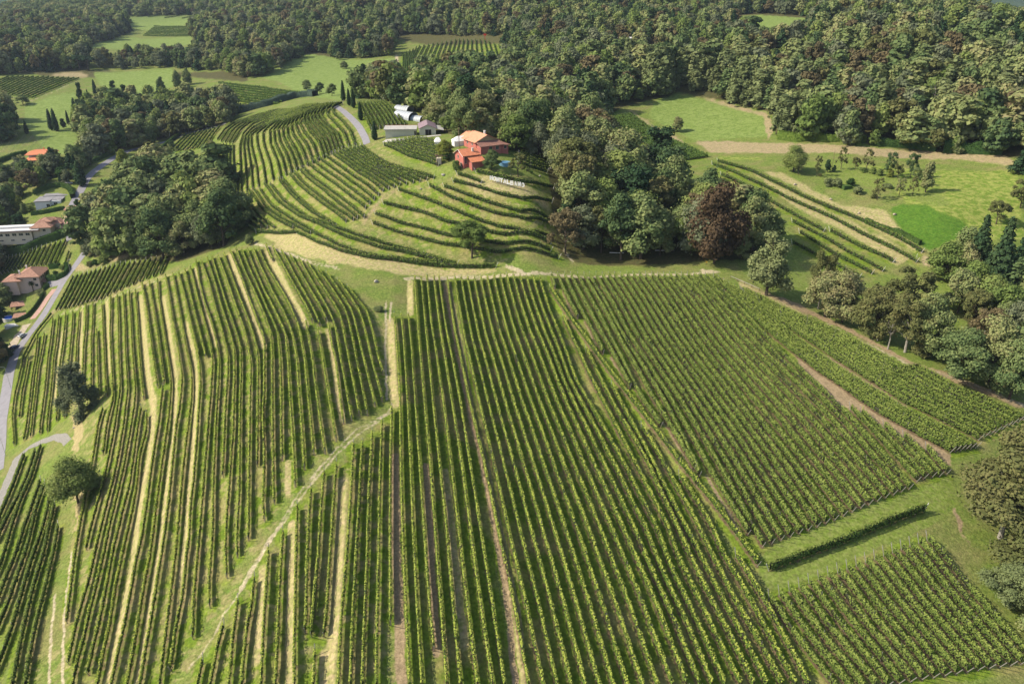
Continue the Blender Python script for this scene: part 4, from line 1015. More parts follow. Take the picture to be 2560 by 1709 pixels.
# --- woods: individual trees nearest the camera, the rest one forest object
def world_poly(s): return W('S ' + s, 0)[:, :2]
WOODS = [ # polygon (ground pixels), spacing, mean height, mix, wood name
 ('1395,640 1560,650 1700,652 1860,652 1925,625 1905,592 1820,565 1740,535 1690,500 1640,455 1585,425 1540,405 1510,375 1490,335 1470,300 1400,305 1300,350 1270,350 1290,385 1375,415 1385,500 1388,560', 8.2, 16.5, 'mixed', 'the wood behind the copper-purple tree'),
 ('878,238 962,262 1050,290 1080,310 1120,330 1165,360 1260,372 1300,378 1390,360 1400,305 1480,285 1560,268 1640,248 1500,160 1290,180 1180,195 1000,215 930,228', 8.4, 14.5, 'mixed', 'the wood behind the farm'),
 ('1640,248 1690,228 1760,236 1830,258 1925,283 1940,318 1870,200 1500,160', 7.4, 16, 'pale', 'the silvery-edged wood above the meadow'),
 ('1945,330 1960,350 2100,362 2240,378 2400,392 2520,398 2640,400 2700,250 2500,180 2200,150 1870,200', 8.8, 15.5, 'hill', 'the wood on the right-hand hill'),
 ('190,635 300,648 400,655 450,655 560,620 590,590 590,545 570,485 490,468 400,460 335,460 255,515 195,570', 8.4, 17, 'left', 'the wood left of the knoll'),
 ('198,290 240,272 330,268 430,262 530,258 580,275 595,300 560,318 500,326 430,350 380,358 320,376 262,395 225,398 198,345', 8.4, 14, 'mixed', 'the wood along the lane at left'),
 ('2350,700 2400,800 2440,850 2560,930 2640,960 2640,660 2500,655 2400,665', 8.0, 13.5, 'mixed', 'the wood at the right edge'),
]
FARWOODS = [
 ('0,440 60,425 95,430 170,408 215,398 250,400 205,440 195,470 150,455 60,500 0,505', 7, 9),
 ('-80,470 0,470 60,500 70,540 40,570 -80,600', 7, 10),
 ('-120,640 0,640 0,720 20,760 -10,800 -120,840', 7, 11), ('-100,820 -10,820 -5,930 -100,960', 7, 11),
 ('-60,300 30,300 35,350 -60,370', 8, 16),
 ('-60,192 0,190 60,182 200,175 235,150 215,118 290,97 330,80 310,50 200,52 0,60 -200,70', 9, 15),
 ('240,172 430,170 560,180 620,200 700,176 760,140 690,145 600,138 500,143 480,146 350,152 235,154', 8.5, 12),
 ('485,110 620,125 700,168 730,145 780,130 860,148 990,143 1010,96 1100,88 1245,92 1285,150 1200,192 1290,185 1500,165 1870,205 2200,155 2500,185 2700,240 2750,120 2560,95 2400,52 2200,30 2150,8 1900,-20 1400,-30 800,-30 600,10 560,30 520,50 480,75', 9.5, 14),
 ('280,38 520,38 600,12 500,0 300,0 240,10', 9.5, 13),
]
def fill(P, sp, r):
    lo, hi = P.min(0), P.max(0); nx_ = int((hi[0]-lo[0])/sp)+1; ny_ = int((hi[1]-lo[1])/(sp*.87))+1
    gx, gy = np.meshgrid(np.arange(nx_), np.arange(ny_)); x = lo[0] + (gx + .5*(gy % 2))*sp; y = lo[1] + gy*sp*.87
    x = (x + r.uniform(-.38, .38, x.shape)*sp).ravel(); y = (y + r.uniform(-.38, .38, y.shape)*sp).ravel()
    k = in_poly(x, y, P); return x[k], y[k]
cand = []   # x, y, height, width, key, wood
FARMEAD = [world_poly('640,190 700,155 770,135 900,150 990,145 992,190 930,225 850,250 700,205'), world_poly('205,118 290,95 310,45 400,40 525,42 500,60 480,112 340,122')]
CLEAR = [world_poly('1835,105 1840,38 1905,34 2018,42 2020,90 1990,105 1950,112'), world_poly('990,200 985,92 1100,86 1245,90 1292,150 1240,196')]
mixes = dict(mixed=['broad0','broad1','broad2','grey0','light0','light1','broad4','olive1','tall0','rust0','broad5','conifer1','broad6','grey0'],
             hill=['broad0','broad1','tall1','grey0','light0','pale1','broad4','olive1','tall0','rust0','broad5','tall0','broad6','pale0'],
             pale=['pale0','pale1','tall1','pale0','broad1','pale1'], left=['broad0','broad1','broad2','grey0','broad4','tall0','light0','broad5'])
for s, sp, hm, mx_, wn_ in WOODS:
    x, y = fill(world_poly(s), sp, rng)
    for a, b in zip(x, y):
        if any((a-p)**2 + (b-q)**2 < (w*.75)**2 for p, q, w in TAKEN): continue
        h = hm*rng.choice([.5,.72,.92,1.08,1.22,1.42]); cand.append((a, b, h, h*rng.uniform(.66, .92), mixes[mx_][rng.integers(len(mixes[mx_]))], wn_))
cand.sort(key=lambda c: c[0]**2 + c[1]**2)
# those that show largest: the nearest with their foot or crown inside the frame
def inframe(c):
    u, v, w = project(c[0], c[1], float(height(np.array([c[0]]), np.array([c[1]]))[0]) + c[2]*.8); return -20 < u < 2580 and -20 < v < 1730
nhand = len(TAKEN); quota = 300 - nhand; rest = []; cnt = {}
KIND = dict(grey='grey-green tree', rust='rusty brown tree', conifer='dark pointed tree', broad='rounded green tree', light='light green tree', olive='brownish olive tree', tall='tall narrow tree', pale='silvery drooping tree', open='loose-crowned tree')
for c in cand:
    if quota > 0 and inframe(c):
        quota -= 1; kn_ = KIND[c[4][:-1]]; cnt[c[5], kn_] = cnt.get((c[5], kn_), 0) + 1
        tree(c[4], c[0], c[1], c[2], c[3], '%s, %s nearest in %s' % (kn_, ORD[min(198, cnt[c[5], kn_]-1)], c[5]), 'trees in ' + c[5])
    else: rest.append((c[0], c[1], c[2], c[3], c[4]))
for s, sp, hm in FARWOODS:
    x, y = fill(world_poly(s), sp, rng)
    bad = np.zeros(len(x), bool)
    for P in CLEAR: bad |= in_poly(x, y, P)
    for a, b in zip(x[~bad], y[~bad]):
        h = hm*rng.choice([.5,.7,.88,1.05,1.25,1.45]); rest.append((a, b, h, h*rng.uniform(.62, .9), mixes['mixed'][rng.integers(14)] if rng.uniform() > .06 else 'conifer1'))
# ridges seen past the woods at upper right and upper left, and beyond the frame's top
for (x0_, x1_, y0_, y1_, sp) in ((330, 900, 820, 1150, 12), (-900, -330, 1150, 1900, 15), (-330, 420, 1150, 1500, 14), (420,640,560,800,11)):
    P = np.array([(x0_,y0_),(x1_,y0_),(x1_,y1_),(x0_,y1_)], float); x, y = fill(P, sp, rng)
    for a, b in zip(x, y):
        u, v, w = project(a, b, float(height(np.array([a]), np.array([b]))[0]) + 10)
        if not (290 < u < 540 and b < 1340) and -150 < u < 2710 and -35 < v < 110 and not any(in_poly(np.array([a]), np.array([b]), Q)[0] for Q in CLEAR + FARMEAD if True):
            h = 14*rng.uniform(.75, 1.2); rest.append((a, b, h, h*rng.uniform(.7, .95)*(sp/11), 'broad%d' % rng.integers(4)))
print('trees hand', nhand, 'forest', len(rest))
# lighter stand-ins for the far wood: same crowns with fewer, larger leaves
LOD = {}
keys = sorted(set(r_[4] for r_ in rest)); lodcol = bpy.data.collections.new('forest_tree_kinds')
spec = dict(grey=('broad','leaf_grey'), rust=('open','leaf_rust'), broad=('broad','leaf'), light=('broad','leaf_light'), olive=('open','leaf_olive'), tall=('tall','leaf'), pale=('weep','leaf_pale'), open=('open','leaf'), conifer=('cone','leaf_conifer'), willow=('broad','leaf_pale'))
for i, k in enumerate(keys):
    kd, lm = spec[k[:-1]]; V, F, VI, FI = None, None, None, None
    me = crown_mesh('crown', 300+i, kd, 1700, .92, lm)
    o = bpy.data.objects.new('%02d' % i, me); lodcol.objects.link(o)
rx = np.array([r_[0] for r_ in rest]); ry = np.array([r_[1] for r_ in rest]); rz_ = height(rx, ry)
fm = bpy.data.meshes.new('woodland'); fm.vertices.add(len(rx)); fm.vertices.foreach_set('co', np.stack([rx, ry, rz_], 1).astype(np.float32).ravel())
WW = dict(broad=11.2, tall=7.2, open=11.5, weep=8.0, cone=9.5)
sx = np.array([r_[3]/WW[spec[r_[4][:-1]][0]] for r_ in rest]); sz = np.array([r_[2]/14 for r_ in rest])
a_ = fm.attributes.new('size', 'FLOAT_VECTOR', 'POINT'); a_.data.foreach_set('vector', np.stack([sx, sx, sz], 1).astype(np.float32).ravel())
a_ = fm.attributes.new('turn', 'FLOAT', 'POINT'); a_.data.foreach_set('value', rng.uniform(0, 6.28, len(rx)).astype(np.float32))
a_ = fm.attributes.new('which', 'INT', 'POINT'); a_.data.foreach_set('value', np.array([keys.index(r_[4]) for r_ in rest], np.int32))
fo = bpy.data.objects.new('woodland', fm); scene.collection.objects.link(fo)
tag(fo, 'dense broadleaf woodland covering the far hills', 'woodland', kind='stuff')
ng = bpy.data.node_groups.new('plant_woodland', 'GeometryNodeTree')
ng.interface.new_socket('Geometry', in_out='INPUT', socket_type='NodeSocketGeometry'); ng.interface.new_socket('Geometry', in_out='OUTPUT', socket_type='NodeSocketGeometry')
gi = ng.nodes.new('NodeGroupInput'); go_ = ng.nodes.new('NodeGroupOutput'); ip = ng.nodes.new('GeometryNodeInstanceOnPoints'); ci_ = ng.nodes.new('GeometryNodeCollectionInfo')
ci_.inputs['Collection'].default_value = lodcol; ci_.inputs['Separate Children'].default_value = True; ci_.inputs['Reset Children'].default_value = True
def na(nm, ty):
    n = ng.nodes.new('GeometryNodeInputNamedAttribute'); n.data_type = ty; n.inputs['Name'].default_value = nm; return n.outputs['Attribute']
cx = ng.nodes.new('ShaderNodeCombineXYZ'); ng.links.new(na('turn', 'FLOAT'), cx.inputs[2])
ng.links.new(gi.outputs[0], ip.inputs['Points']); ng.links.new(ci_.outputs[0], ip.inputs['Instance']); ip.inputs['Pick Instance'].default_value = True
ng.links.new(na('which', 'INT'), ip.inputs['Instance Index']); ng.links.new(cx.outputs[0], ip.inputs['Rotation']); ng.links.new(na('size', 'FLOAT_VECTOR'), ip.inputs['Scale'])
ng.links.new(ip.outputs[0], go_.inputs[0])
md = fo.modifiers.new('planting', 'NODES'); md.node_group = ng
# ------------------------------------------------------------------ roads laid as thin sheets on the ground
MAT['asphalt'] = mat('asphalt', (.24,.23,.25), noise=.15, scale=.6, rough=.9)
MAT['pavers'] = mat('pink_pavers', (.42,.26,.21), noise=.25, scale=1.5)
MAT['gravel'] = mat('gravel', (.26,.245,.22), noise=.35, scale=2.5)
MAT['beaten'] = mat('beaten_earth', (.42,.35,.26), noise=.3, scale=1.2)
MAT['concrete'] = mat('concrete', (.45,.43,.39), noise=.2, scale=1)
def strip(name, s, w, material, lift=.07, label=None, jag=0.0):
    q = resample(W(s, 0), step=1.0); t = np.gradient(q, axis=0); t /= np.hypot(*t.T)[:, None]; nn = np.stack([-t[:, 1], t[:, 0]], 1); n = len(q); K = 7
    V = []
    for j in range(K):
        f = (j/(K-1) - .5)*w
        jj = (vnoise(np.arange(n)*1., np.full(n, j*3.), 2.2, j) - .5)*jag if j in (0, K-1) else 0
        p = q + nn*(f + jj)[:, None] if jag and j in (0, K-1) else q + nn*f
        V.append(np.c_[p, height(p[:, 0], p[:, 1]) + lift])
    V = np.concatenate(V); a = np.arange(n-1)
    F = np.concatenate([np.stack([a+j*n, a+1+j*n, a+1+(j+1)*n, a+(j+1)*n], 1) for j in range(K-1)])[:, ::-1]
    o = new_mesh(name, V, F, MAT[material], smooth=True); o['kind'] = 'structure'; return o
strip('lane', 'S -8,1180 2,1060 22,936 37,885 70,838 102,798 128,755 159,702 180,675 199,650 212,630', 4.2, 'asphalt')
strip('lane', 'S 176,600 180,560 180,516 200,480 216,448 236,428 262,409 289,392 320,378 350,369 385,362 420,353 465,335 515,322 560,311 572,300', 4.6, 'asphalt')
strip('driveway', 'K1 900,80 950,105 1010,145 1060,190 1105,235 1135,275 1160,320 1175,352 1185,388', 3.0, 'asphalt')
strip('gravel_track', 'P4 -60,1060 0,880 100,630 200,390 340,275 480,210 610,165 720,150 800,210', 2.6, 'gravel', jag=.8, lift=.06)
strip('yard', 'V5 745,670 650,790 560,930 440,1080', 3.4, 'pavers', lift=.1)
strip('lay_by', 'V5 370,1150 250,1310 120,1520 40,1640', 4.2, 'beaten', lift=.055, jag=1.0)
strip('yard', 'V4 960,1080 930,1180 860,1260', 6.5, 'pavers', lift=.08)
strip('yard', 'V4 700,660 830,640 960,665', 4.5, 'pavers', lift=.08)
strip('yard', 'V5 640,600 740,590 850,560', 4.0, 'asphalt', lift=.08)
strip('barn_yard', 'R6 150,515 400,500 600,470 860,440', 3.2, 'concrete', lift=.09)

# ------------------------------------------------------------------ building kit
MAT['red_wall'] = mat('red_plaster', (.46,.15,.12), noise=.15, scale=.5)
MAT['pink_wall'] = mat('pink_plaster', (.62,.46,.40), noise=.1, scale=.5)
MAT['cream_wall'] = mat('cream_plaster', (.62,.54,.42), noise=.1, scale=.5)
MAT['white_wall'] = mat('white_plaster', (.66,.66,.66), noise=.08, scale=.5)
MAT['barn_wall'] = mat('barn_panel', (.48,.48,.38), noise=.08, scale=.5)
MAT['ochre_wall'] = mat('ochre_plaster', (.50,.38,.20), noise=.2, scale=.6)
def tilemat(name, c1, c2, sc=5.0):
    m = mat(name, c1, noise=.1, col2=c2, scale=1.3, rough=.85); nt = m.node_tree; b = nt.nodes['Principled BSDF']
    w = nt.nodes.new('ShaderNodeTexWave'); w.inputs['Scale'].default_value = sc; w.inputs['Distortion'].default_value = .6
    w.bands_direction = 'DIAGONAL'; tc = nt.nodes.new('ShaderNodeTexCoord'); nt.links.new(tc.outputs['Object'], w.inputs['Vector'])
    bp = nt.nodes.new('ShaderNodeBump'); bp.inputs['Strength'].default_value = .5; bp.inputs['Distance'].default_value = .05; nt.links.new(w.outputs[0], bp.inputs['Height']); nt.links.new(bp.outputs[0], b.inputs['Normal']); return m
MAT['tiles'] = tilemat('orange_roof_tiles', (.70,.25,.12), (.58,.20,.10))
MAT['old_tiles'] = tilemat('weathered_roof_tiles', (.42,.24,.17), (.32,.17,.12))
MAT['pale_tiles'] = tilemat('salmon_roof_tiles', (.66,.33,.20), (.58,.27,.16))
MAT['brown_shaded_tiles'] = tilemat('brown_shaded_roof_tiles', (.24,.12,.09), (.30,.15,.11))  # brown tile colour with the shade of the farmhouse's lower roofs painted in
MAT['purple_roof'] = mat('purple_sheet_roof', (.27,.19,.21), noise=.1, scale=.4, rough=.5)
MAT['grey_roof'] = mat('grey_flat_roof', (.28,.27,.28), noise=.25, scale=.3)
MAT['white_roof'] = mat('white_roof', (.72,.70,.68), noise=.15, scale=.4)
MAT['glass'] = mat('dark_window', (.02,.025,.03), rough=.12, spec=.6)
MAT['frame'] = mat('window_frame', (.55,.52,.47))
MAT['trim'] = mat('white_trim', (.70,.68,.64))
MAT['wood'] = mat('old_wood', (.22,.15,.10), noise=.4, scale=3)
MAT['logs'] = mat('cut_logs', (.45,.27,.14), noise=.5, scale=5)
MAT['plastic'] = mat('polytunnel_sheet', (.46,.49,.52), noise=.12, scale=.6, rough=.35)
MAT['tent'] = mat('white_canvas', (.78,.78,.76), rough=.6)
MAT['pool_blue'] = mat('pool_liner', (.18,.36,.50), rough=.4)
MAT['water'] = mat('pool_water', (.10,.25,.40), rough=.06, spec=.6)
MAT['deep_water'] = mat('pool_water_deep', (.05,.15,.62), rough=.06, spec=.6)
MAT['letter'] = mat('white_letter_board', (.80,.79,.76), noise=.06, scale=1)
MAT['metal'] = mat('galvanised', (.45,.47,.48), metal=.6, rough=.45)
MAT['dark'] = mat('dark_opening', (.02,.018,.016))
MAT['tyre'] = mat('tyre_rubber', (.02,.02,.02)); MAT['rim'] = mat('wheel_rim', (.5,.5,.52), metal=.8, rough=.35)
MAT['silver'] = mat('silver_paint', (.55,.57,.60), metal=.4, rough=.25, spec=.6); MAT['blue'] = mat('dark_blue_paint', (.03,.05,.12), metal=.3, rough=.25, spec=.6)
MAT['lamp_glass'] = mat('headlamp_glass', (.7,.7,.7), rough=.1); MAT['tail'] = mat('tail_lamp', (.45,.02,.02), rough=.2)
MAT['stone'] = mat('stone', (.42,.38,.33), noise=.3, scale=2); MAT['green_screen'] = mat('green_screen', (.02,.08,.06)); MAT['red'] = mat('red_paint', (.65,.04,.02)); MAT['yellow'] = mat('yellow_sign', (.75,.42,.03))
def place(px, py, h=0): P = unproject(np.array([[px, py]]), h)[0]; return (float(P[0]), float(P[1]), float(P[2]))
def bld(name, view, px, py, yaw, label, cat='house', sink=0.0):
    P = W('%s %s,%s' % (view, px, py))[0]; return empty(name, (P[0], P[1], P[2]-sink), R(yaw), label, cat)
def walls(e, x0, x1, y0, y1, h, m, name='wall', z0=-2.5): return MB().box(x0, x1, y0, y1, z0, h).build(name, MAT[m], e)
def hip(e, x0, x1, y0, y1, z, rise, m, ov=.6, name='roof'):
    x0 -= ov; x1 += ov; y0 -= ov; y1 += ov; w = x1-x0; d = y1-y0; i = min(w, d)/2; zz = z - .1
    if w >= d: r0, r1 = (x0+i, (y0+y1)/2, zz+rise), (x1-i, (y0+y1)/2, zz+rise)
    else: r0, r1 = ((x0+x1)/2, y0+i, zz+rise), ((x0+x1)/2, y1-i, zz+rise)
    b = MB(); V = [(x0,y0,zz),(x1,y0,zz),(x1,y1,zz),(x0,y1,zz),r0,r1, (x0,y0,zz-.18),(x1,y0,zz-.18),(x1,y1,zz-.18),(x0,y1,zz-.18)]
    if w >= d: F = [(0,1,5,4),(1,2,5),(2,3,4,5),(3,0,4)]
    else: F = [(0,1,4),(1,2,5,4),(2,3,5),(3,0,4,5)]
    b.add(V, F + [(6,7,1,0),(7,8,2,1),(8,9,3,2),(9,6,0,3),(9,8,7,6)]); o = b.build(name, MAT[m], e)
    # ridge tiles
    r = MB().tube([r0, r1], .12, 5)
    for c in ((x0,y0,zz),(x0,y1,zz)): r.tube([c, r0 if (w >= d or c[1] == y0) else r1], .09, 5)
    for c in ((x1,y0,zz),(x1,y1,zz)): r.tube([c, r1 if (w >= d or c[1] == y1) else r0], .09, 5)
    r.build('ridge', MAT[m], o); return o
def gable(e, x0, x1, y0, y1, z, rise, m, axis='x', ov=.5, wallm=None, name='roof', t=.16):
    """two sloping slabs, ridge along axis; closes the gable triangles with wall"""
    b = MB()
    if axis == 'x':
        a0, a1, c0, c1 = x0-ov, x1+ov, y0, y1; mk = lambda a, c, zz: (a, c, zz)
    else:
        a0, a1, c0, c1 = y0-ov, y1+ov, x0, x1; mk = lambda a, c, zz: (c, a, zz)
    cm = (c0+c1)/2; sl = rise/(cm-c0); lo0, lo1 = c0-ov, c1+ov
    for lo in (lo0, lo1):
        zl = z - ov*sl
        V = [mk(a0,lo,zl+.03),mk(a1,lo,zl+.03),mk(a1,cm,z+rise+.03),mk(a0,cm,z+rise+.03),mk(a0,lo,zl+t+.03),mk(a1,lo,zl+t+.03),mk(a1,cm,z+rise+t+.03),mk(a0,cm,z+rise+t+.03)]
        b.add(V, [(0,1,2,3),(4,7,6,5),(0,4,5,1),(0,3,7,4),(1,5,6,2)])
    o = b.build(name, MAT[m], e)
    if wallm:
        for a, s in ((a0+ov+.005, 1), (a1-ov-.005, -1)):
            g = MB(); g.add([mk(a,c0,z),mk(a,c1,z),mk(a,cm,z+rise-.02),mk(a+.2*s,c0,z),mk(a+.2*s,c1,z),mk(a+.2*s,cm,z+rise-.02)], [(0,1,2),(5,4,3)]); g.build('gable_wall', MAT[wallm], e)
    return o
def slab_roof(e, P4, m, t=.16, name='roof'):
    """four corners of a single sloping roof"""
    V = [Vector(p) for p in P4]; V = V + [v - Vector((0,0,t)) for v in V]
    return MB().add(V, [(0,1,2,3),(7,6,5,4),(0,4,5,1),(1,5,6,2),(2,6,7,3),(3,7,4,0)]).build(name, MAT[m], e)
def win(e, face, a, z, w, h, at_, name='window', m='glass', fm='frame'):
    """window on a wall: face 'f' (y=at), 'l' (x=at, facing -x), 'r' (x=at, facing +x)"""
    f = MB(); p = MB(); t = .07
    def bx(b, a0, a1, z0, z1, d0, d1):
        if face == 'f': b.box(a0, a1, at_-d1, at_-d0, z0, z1)
        elif face == 'l': b.box(at_-d1, at_-d0, a0, a1, z0, z1)
        else: b.box(at_+d0, at_+d1, a0, a1, z0, z1)
    bx(f, a-w/2-t, a-w/2, z-t, z+h+t, .003, .06); bx(f, a+w/2, a+w/2+t, z-t, z+h+t, .003, .06); bx(f, a-w/2, a+w/2, z+h, z+h+t, .003, .06); bx(f, a-w/2, a+w/2, z-t, z, .003, .09)
    if w > .8: bx(f, a-.025, a+.025, z, z+h, .003, .05)
    bx(p, a-w/2, a+w/2, z, z+h, .003, .025)
    o = f.build(name, MAT[fm], e); p.build('pane', MAT[m], o); return o
def chimney(parent, x, y, z, h=1.2, m='cream_wall'): MB().box(x-.3, x+.3, y-.3, y+.3, z-.8, z+h).box(x-.4, x+.4, y-.4, y+.4, z+h+.002, z+h+.12).build('chimney', MAT[m], parent)

# --- the farm on the knoll
e = bld('farmhouse', 'R6', 1145, 862, 31, 'small red farmhouse with orange tiled gable roof and lean-to annex')
walls(e, 0, 6.6, 0, 6.8, 4.9, 'red_wall'); rf = gable(e, 0, 6.6, 0, 6.8, 4.9, 1.7, 'tiles', 'x', .55, 'red_wall'); chimney(rf, 4.8, 1.6, 6.3, .7, 'frame')
MB().tube([(-.56,-.55,4.63),(-.56,3.4,6.75),(-.56,7.35,4.63)], .11, 4).build('barge_board', MAT['trim'], e)
win(e, 'l', 4.2, 3.4, .8, 1.1, 0); win(e, 'f', 1.0, 1.9, .8, 2.6, 0, 'door', 'glass'); win(e, 'l', 2.0, .5, 1.0, 1.5, 0)
walls(e, 1.9, 6.9, -3.2, -.004, 2.9, 'red_wall', 'annex_wall'); slab_roof(e, [(1.5,-3.8,3.0),(7.5,-3.8,3.0),(7.5,.0,4.5),(1.5,.0,4.5)], 'tiles', name='annex_roof')
MB().box(6.905, 6.95, -3.0, -.2, .2, 2.7).build('side_wall', MAT['ochre_wall'], e); MB().box(6.955, 6.99, -2.4, -.9, 0, 2.1).build('garage_door', MAT['dark'], e)
e = bld('farmhouse', 'R6', 1300, 650, 31, 'larger red farmhouse with broad salmon and shade-darkened brown tiled roofs behind the small one')
walls(e, 0, 9.5, 0, 10, 3.9, 'red_wall'); rf = gable(e, 0, 9.5, 0, 10, 3.9, 2.2, 'pale_tiles', 'y', .8, 'ochre_wall'); chimney(rf, 5.6, 3, 6.1, 1.0, 'trim')
slab_roof(e, [(-.6,-4.4,2.7),(10.2,-4.4,2.7),(9.9,-.3,3.95),(-.3,-.3,3.95)], 'brown_shaded_tiles', name='porch_roof'); walls(e, .2, 9.4, -3.6, -.01, 2.5, 'red_wall', 'porch_wall')
slab_roof(e, [(9.8,-4.4,2.6),(13.2,-4.4,2.3),(13.2,7,2.3),(9.8,7,3.6)], 'brown_shaded_tiles', name='side_roof'); walls(e, 9.6, 12.6, -3.4, 6, 2.2, 'red_wall', 'side_wall')
win(e, 'f', 7.5, .9, 1.2, 1.3, -3.6); win(e, 'f', 4.5, .9, 1.2, 1.3, -3.6); win(e, 'l', 3, 2.2, .9, 1.3, 0); win(e, 'l', 7, 2.2, .9, 1.3, 0); win(e, 'f', 11.2, .8, 1.0, 1.2, -3.4)
walls(e, 1.5, 8, 10.01, 15, 3.6, 'red_wall', 'rear_wall'); gable(e, 1.5, 8, 10.6, 15, 3.6, 1.8, 'pale_tiles', 'y', .6, 'red_wall', name='rear_roof')
e = bld('barn', 'R6', 172, 492, 3, 'long pale green-grey shed with flat roof and orange edge', 'barn')
walls(e, 0, 13.2, 0, 6, 4.1, 'barn_wall')
for k in range(1, 3): MB().box(4.5*k-.04, 4.5*k+.04, -.05, -.004, .05, 3.6).build('panel_joint', MAT['frame'], e)
slab_roof(e, [(-.6,-.7,4.35),(13.6,-.7,4.35),(13.6,6.4,4.75),(-.6,6.4,4.75)], 'concrete', .28); MB().box(-.6, 13.6, 6.42, 6.5, 4.5, 4.86).build('roof_edge', MAT['tiles'], e)
MB().box(12.5, 13.1, -.06, -.003, 0, 3.4).build('door', MAT['dark'], e)
e = bld('barn', 'R6', 598, 446, 8, 'gabled barn with dull purple roof and dark doorway', 'barn')
walls(e, 0, 7.0, 0, 12, 3.0, 'barn_wall'); gable(e, 0, 7.0, 0, 12, 3.0, 1.5, 'purple_roof', 'y', .4, 'barn_wall'); win(e, 'f', 3.7, 0.1, 2.6, 2.4, 0, 'doorway', 'dark')
slab_roof(e, [(7.5,-.3,2.7),(10.5,-.3,2.1),(10.5,10,2.1),(7.5,10,2.7)], 'concrete', .1, 'side_roof')
def tunnel(view, px, py, yaw, w, l, h, label, logs=False):
    e = bld('polytunnel', view, px, py, yaw, label, 'polytunnel'); b = MB(); n = 12; V = []; F = []
    for j, y in enumerate(np.linspace(0, l, 7)):
        for k in range(n+1):
            a = math.pi*k/n; V.append((-w/2*math.cos(a), y, h*math.sin(a)**.8))
    for j in range(6):
        for k in range(n): F.append((j*(n+1)+k, j*(n+1)+k+1, (j+1)*(n+1)+k+1, (j+1)*(n+1)+k))
    F.append(tuple(range(6*(n+1), 7*(n+1)))); b.add(V, F).build('cover', MAT['plastic'], e, smooth=False)
    r = MB()
    for y in np.linspace(0, l, 7): r.tube([(-(w/2+.03)*math.cos(math.pi*k/10), y, (h+.03)*math.sin(math.pi*k/10)**.8) for k in range(11)], .05, 4)
    r.build('hoops', MAT['metal'], e); return e
tunnel('R6', 520, 250, 48, 6.5, 11, 3.4, 'largest white polytunnel with its open end full of cut wood')
tunnel('R6', 480, 150, 60, 6, 8, 2.8, 'white polytunnel farthest behind, beside the vines')
tunnel('R6', 640, 268, 55, 5, 6, 2.4, 'low white polytunnel nearest the purple-roofed barn')
P = place(930+555/4.998, 250+225/4.998); wp = MB(); rr_ = random.Random(3)
for k in range(70): x = rr_.uniform(-3.6, 3.6); z = rr_.uniform(0, 1.7)*(1-abs(x)/4.6); y = rr_.uniform(-.8, .8); wp.tube([(x, y-.6, z), (x+rr_.uniform(-.2,.2), y+.6, z)], rr_.uniform(.1,.2), 6)
o = wp.build('woodpile', MAT['logs'], None, loc=P); o.rotation_euler = (0,0,R(25)); tag(o, 'heap of orange-brown cut logs beside the big polytunnel', 'woodpile')
def marquee(view, px, py, yaw, w, d, h, label):
    e = bld('marquee', view, px, py, yaw, label, 'tent'); b = MB(); b.box(0, w, 0, d, 0, h).build('side_walls', MAT['tent'], e)
    MB().add([(-.2,-.2,h+.003),(w+.2,-.2,h+.003),(w+.2,d+.2,h+.003),(-.2,d+.2,h+.003),(w*.3,d/2,h+1.7),(w*.7,d/2,h+1.7)], [(0,1,5,4),(1,2,5),(2,3,4,5),(3,0,4),(3,2,1,0)]).build('canopy', MAT['tent'], e)
marquee('R6', 1030, 590, 20, 6.5, 4, 2.2, 'white marquee with pointed canopy left of the larger red farmhouse')
marquee('R6', 790, 595, 10, 2.6, 2.6, 2.2, 'small white tent half hidden left of the yellow-green tree')
def pool(view, px, py, r, sy, label, wat='water', h=.9):
    e = bld('swimming_pool', view, px, py, 0, label, 'pool'); e.scale = (1, sy, 1)
    MB().lathe([(r+.02,-1.2),(r+.02,h),(r-.12,h),(r-.12,h-.25)], 32).build('rim', MAT['pool_blue' if wat == 'water' else 'trim'], e)
    MB().add([(r*.97*math.cos(2*math.pi*k/32), r*.97*math.sin(2*math.pi*k/32), h-.2) for k in range(32)], [tuple(range(32))]).build('pool_water', MAT[wat], e)
    if wat == 'water': MB().tube([(r,0,-.3),(r+.5,0,.2),(r+.1,0,h+.4),(r-.4,0,h+.2)], .05, 5).build('ladder', MAT['metal'], e)
pool('R6', 1652, 805, 2.3, 1, 'round light blue above-ground pool on the grass beside the farmhouse')
pool('V5', 130, 1075, 3.0, .8, 'oval deep blue pool with white rim at the far left by the lane', 'deep_water')
e = bld('arbour', 'R6', 870, 805, 12, 'weathered timber arbour frame beside the lawn left of the red farmhouse', 'arbour')
for x, y in ((0,0),(2.0,0),(-.9,3),(1.6,3.2),(-1.8,0)): MB().box(x-.08, x+.08, y-.08, y+.08, -.5, 3.1).build('post', MAT['wood'], e)
sb = MB()
for k in range(7): sb.box(-2.2, 2.4, -.3+k*.6, -.2+k*.6, 3.103, 3.2)
sb.box(-2.0, -1.9, -.4, 3.6, 3.21, 3.3).box(2.1, 2.2, -.4, 3.6, 3.21, 3.3).build('roof_slats', MAT['wood'], e); MB().box(-1.7, .1, .1, 2.4, 0, 2.3).build('shed', MAT['cream_wall'], e)
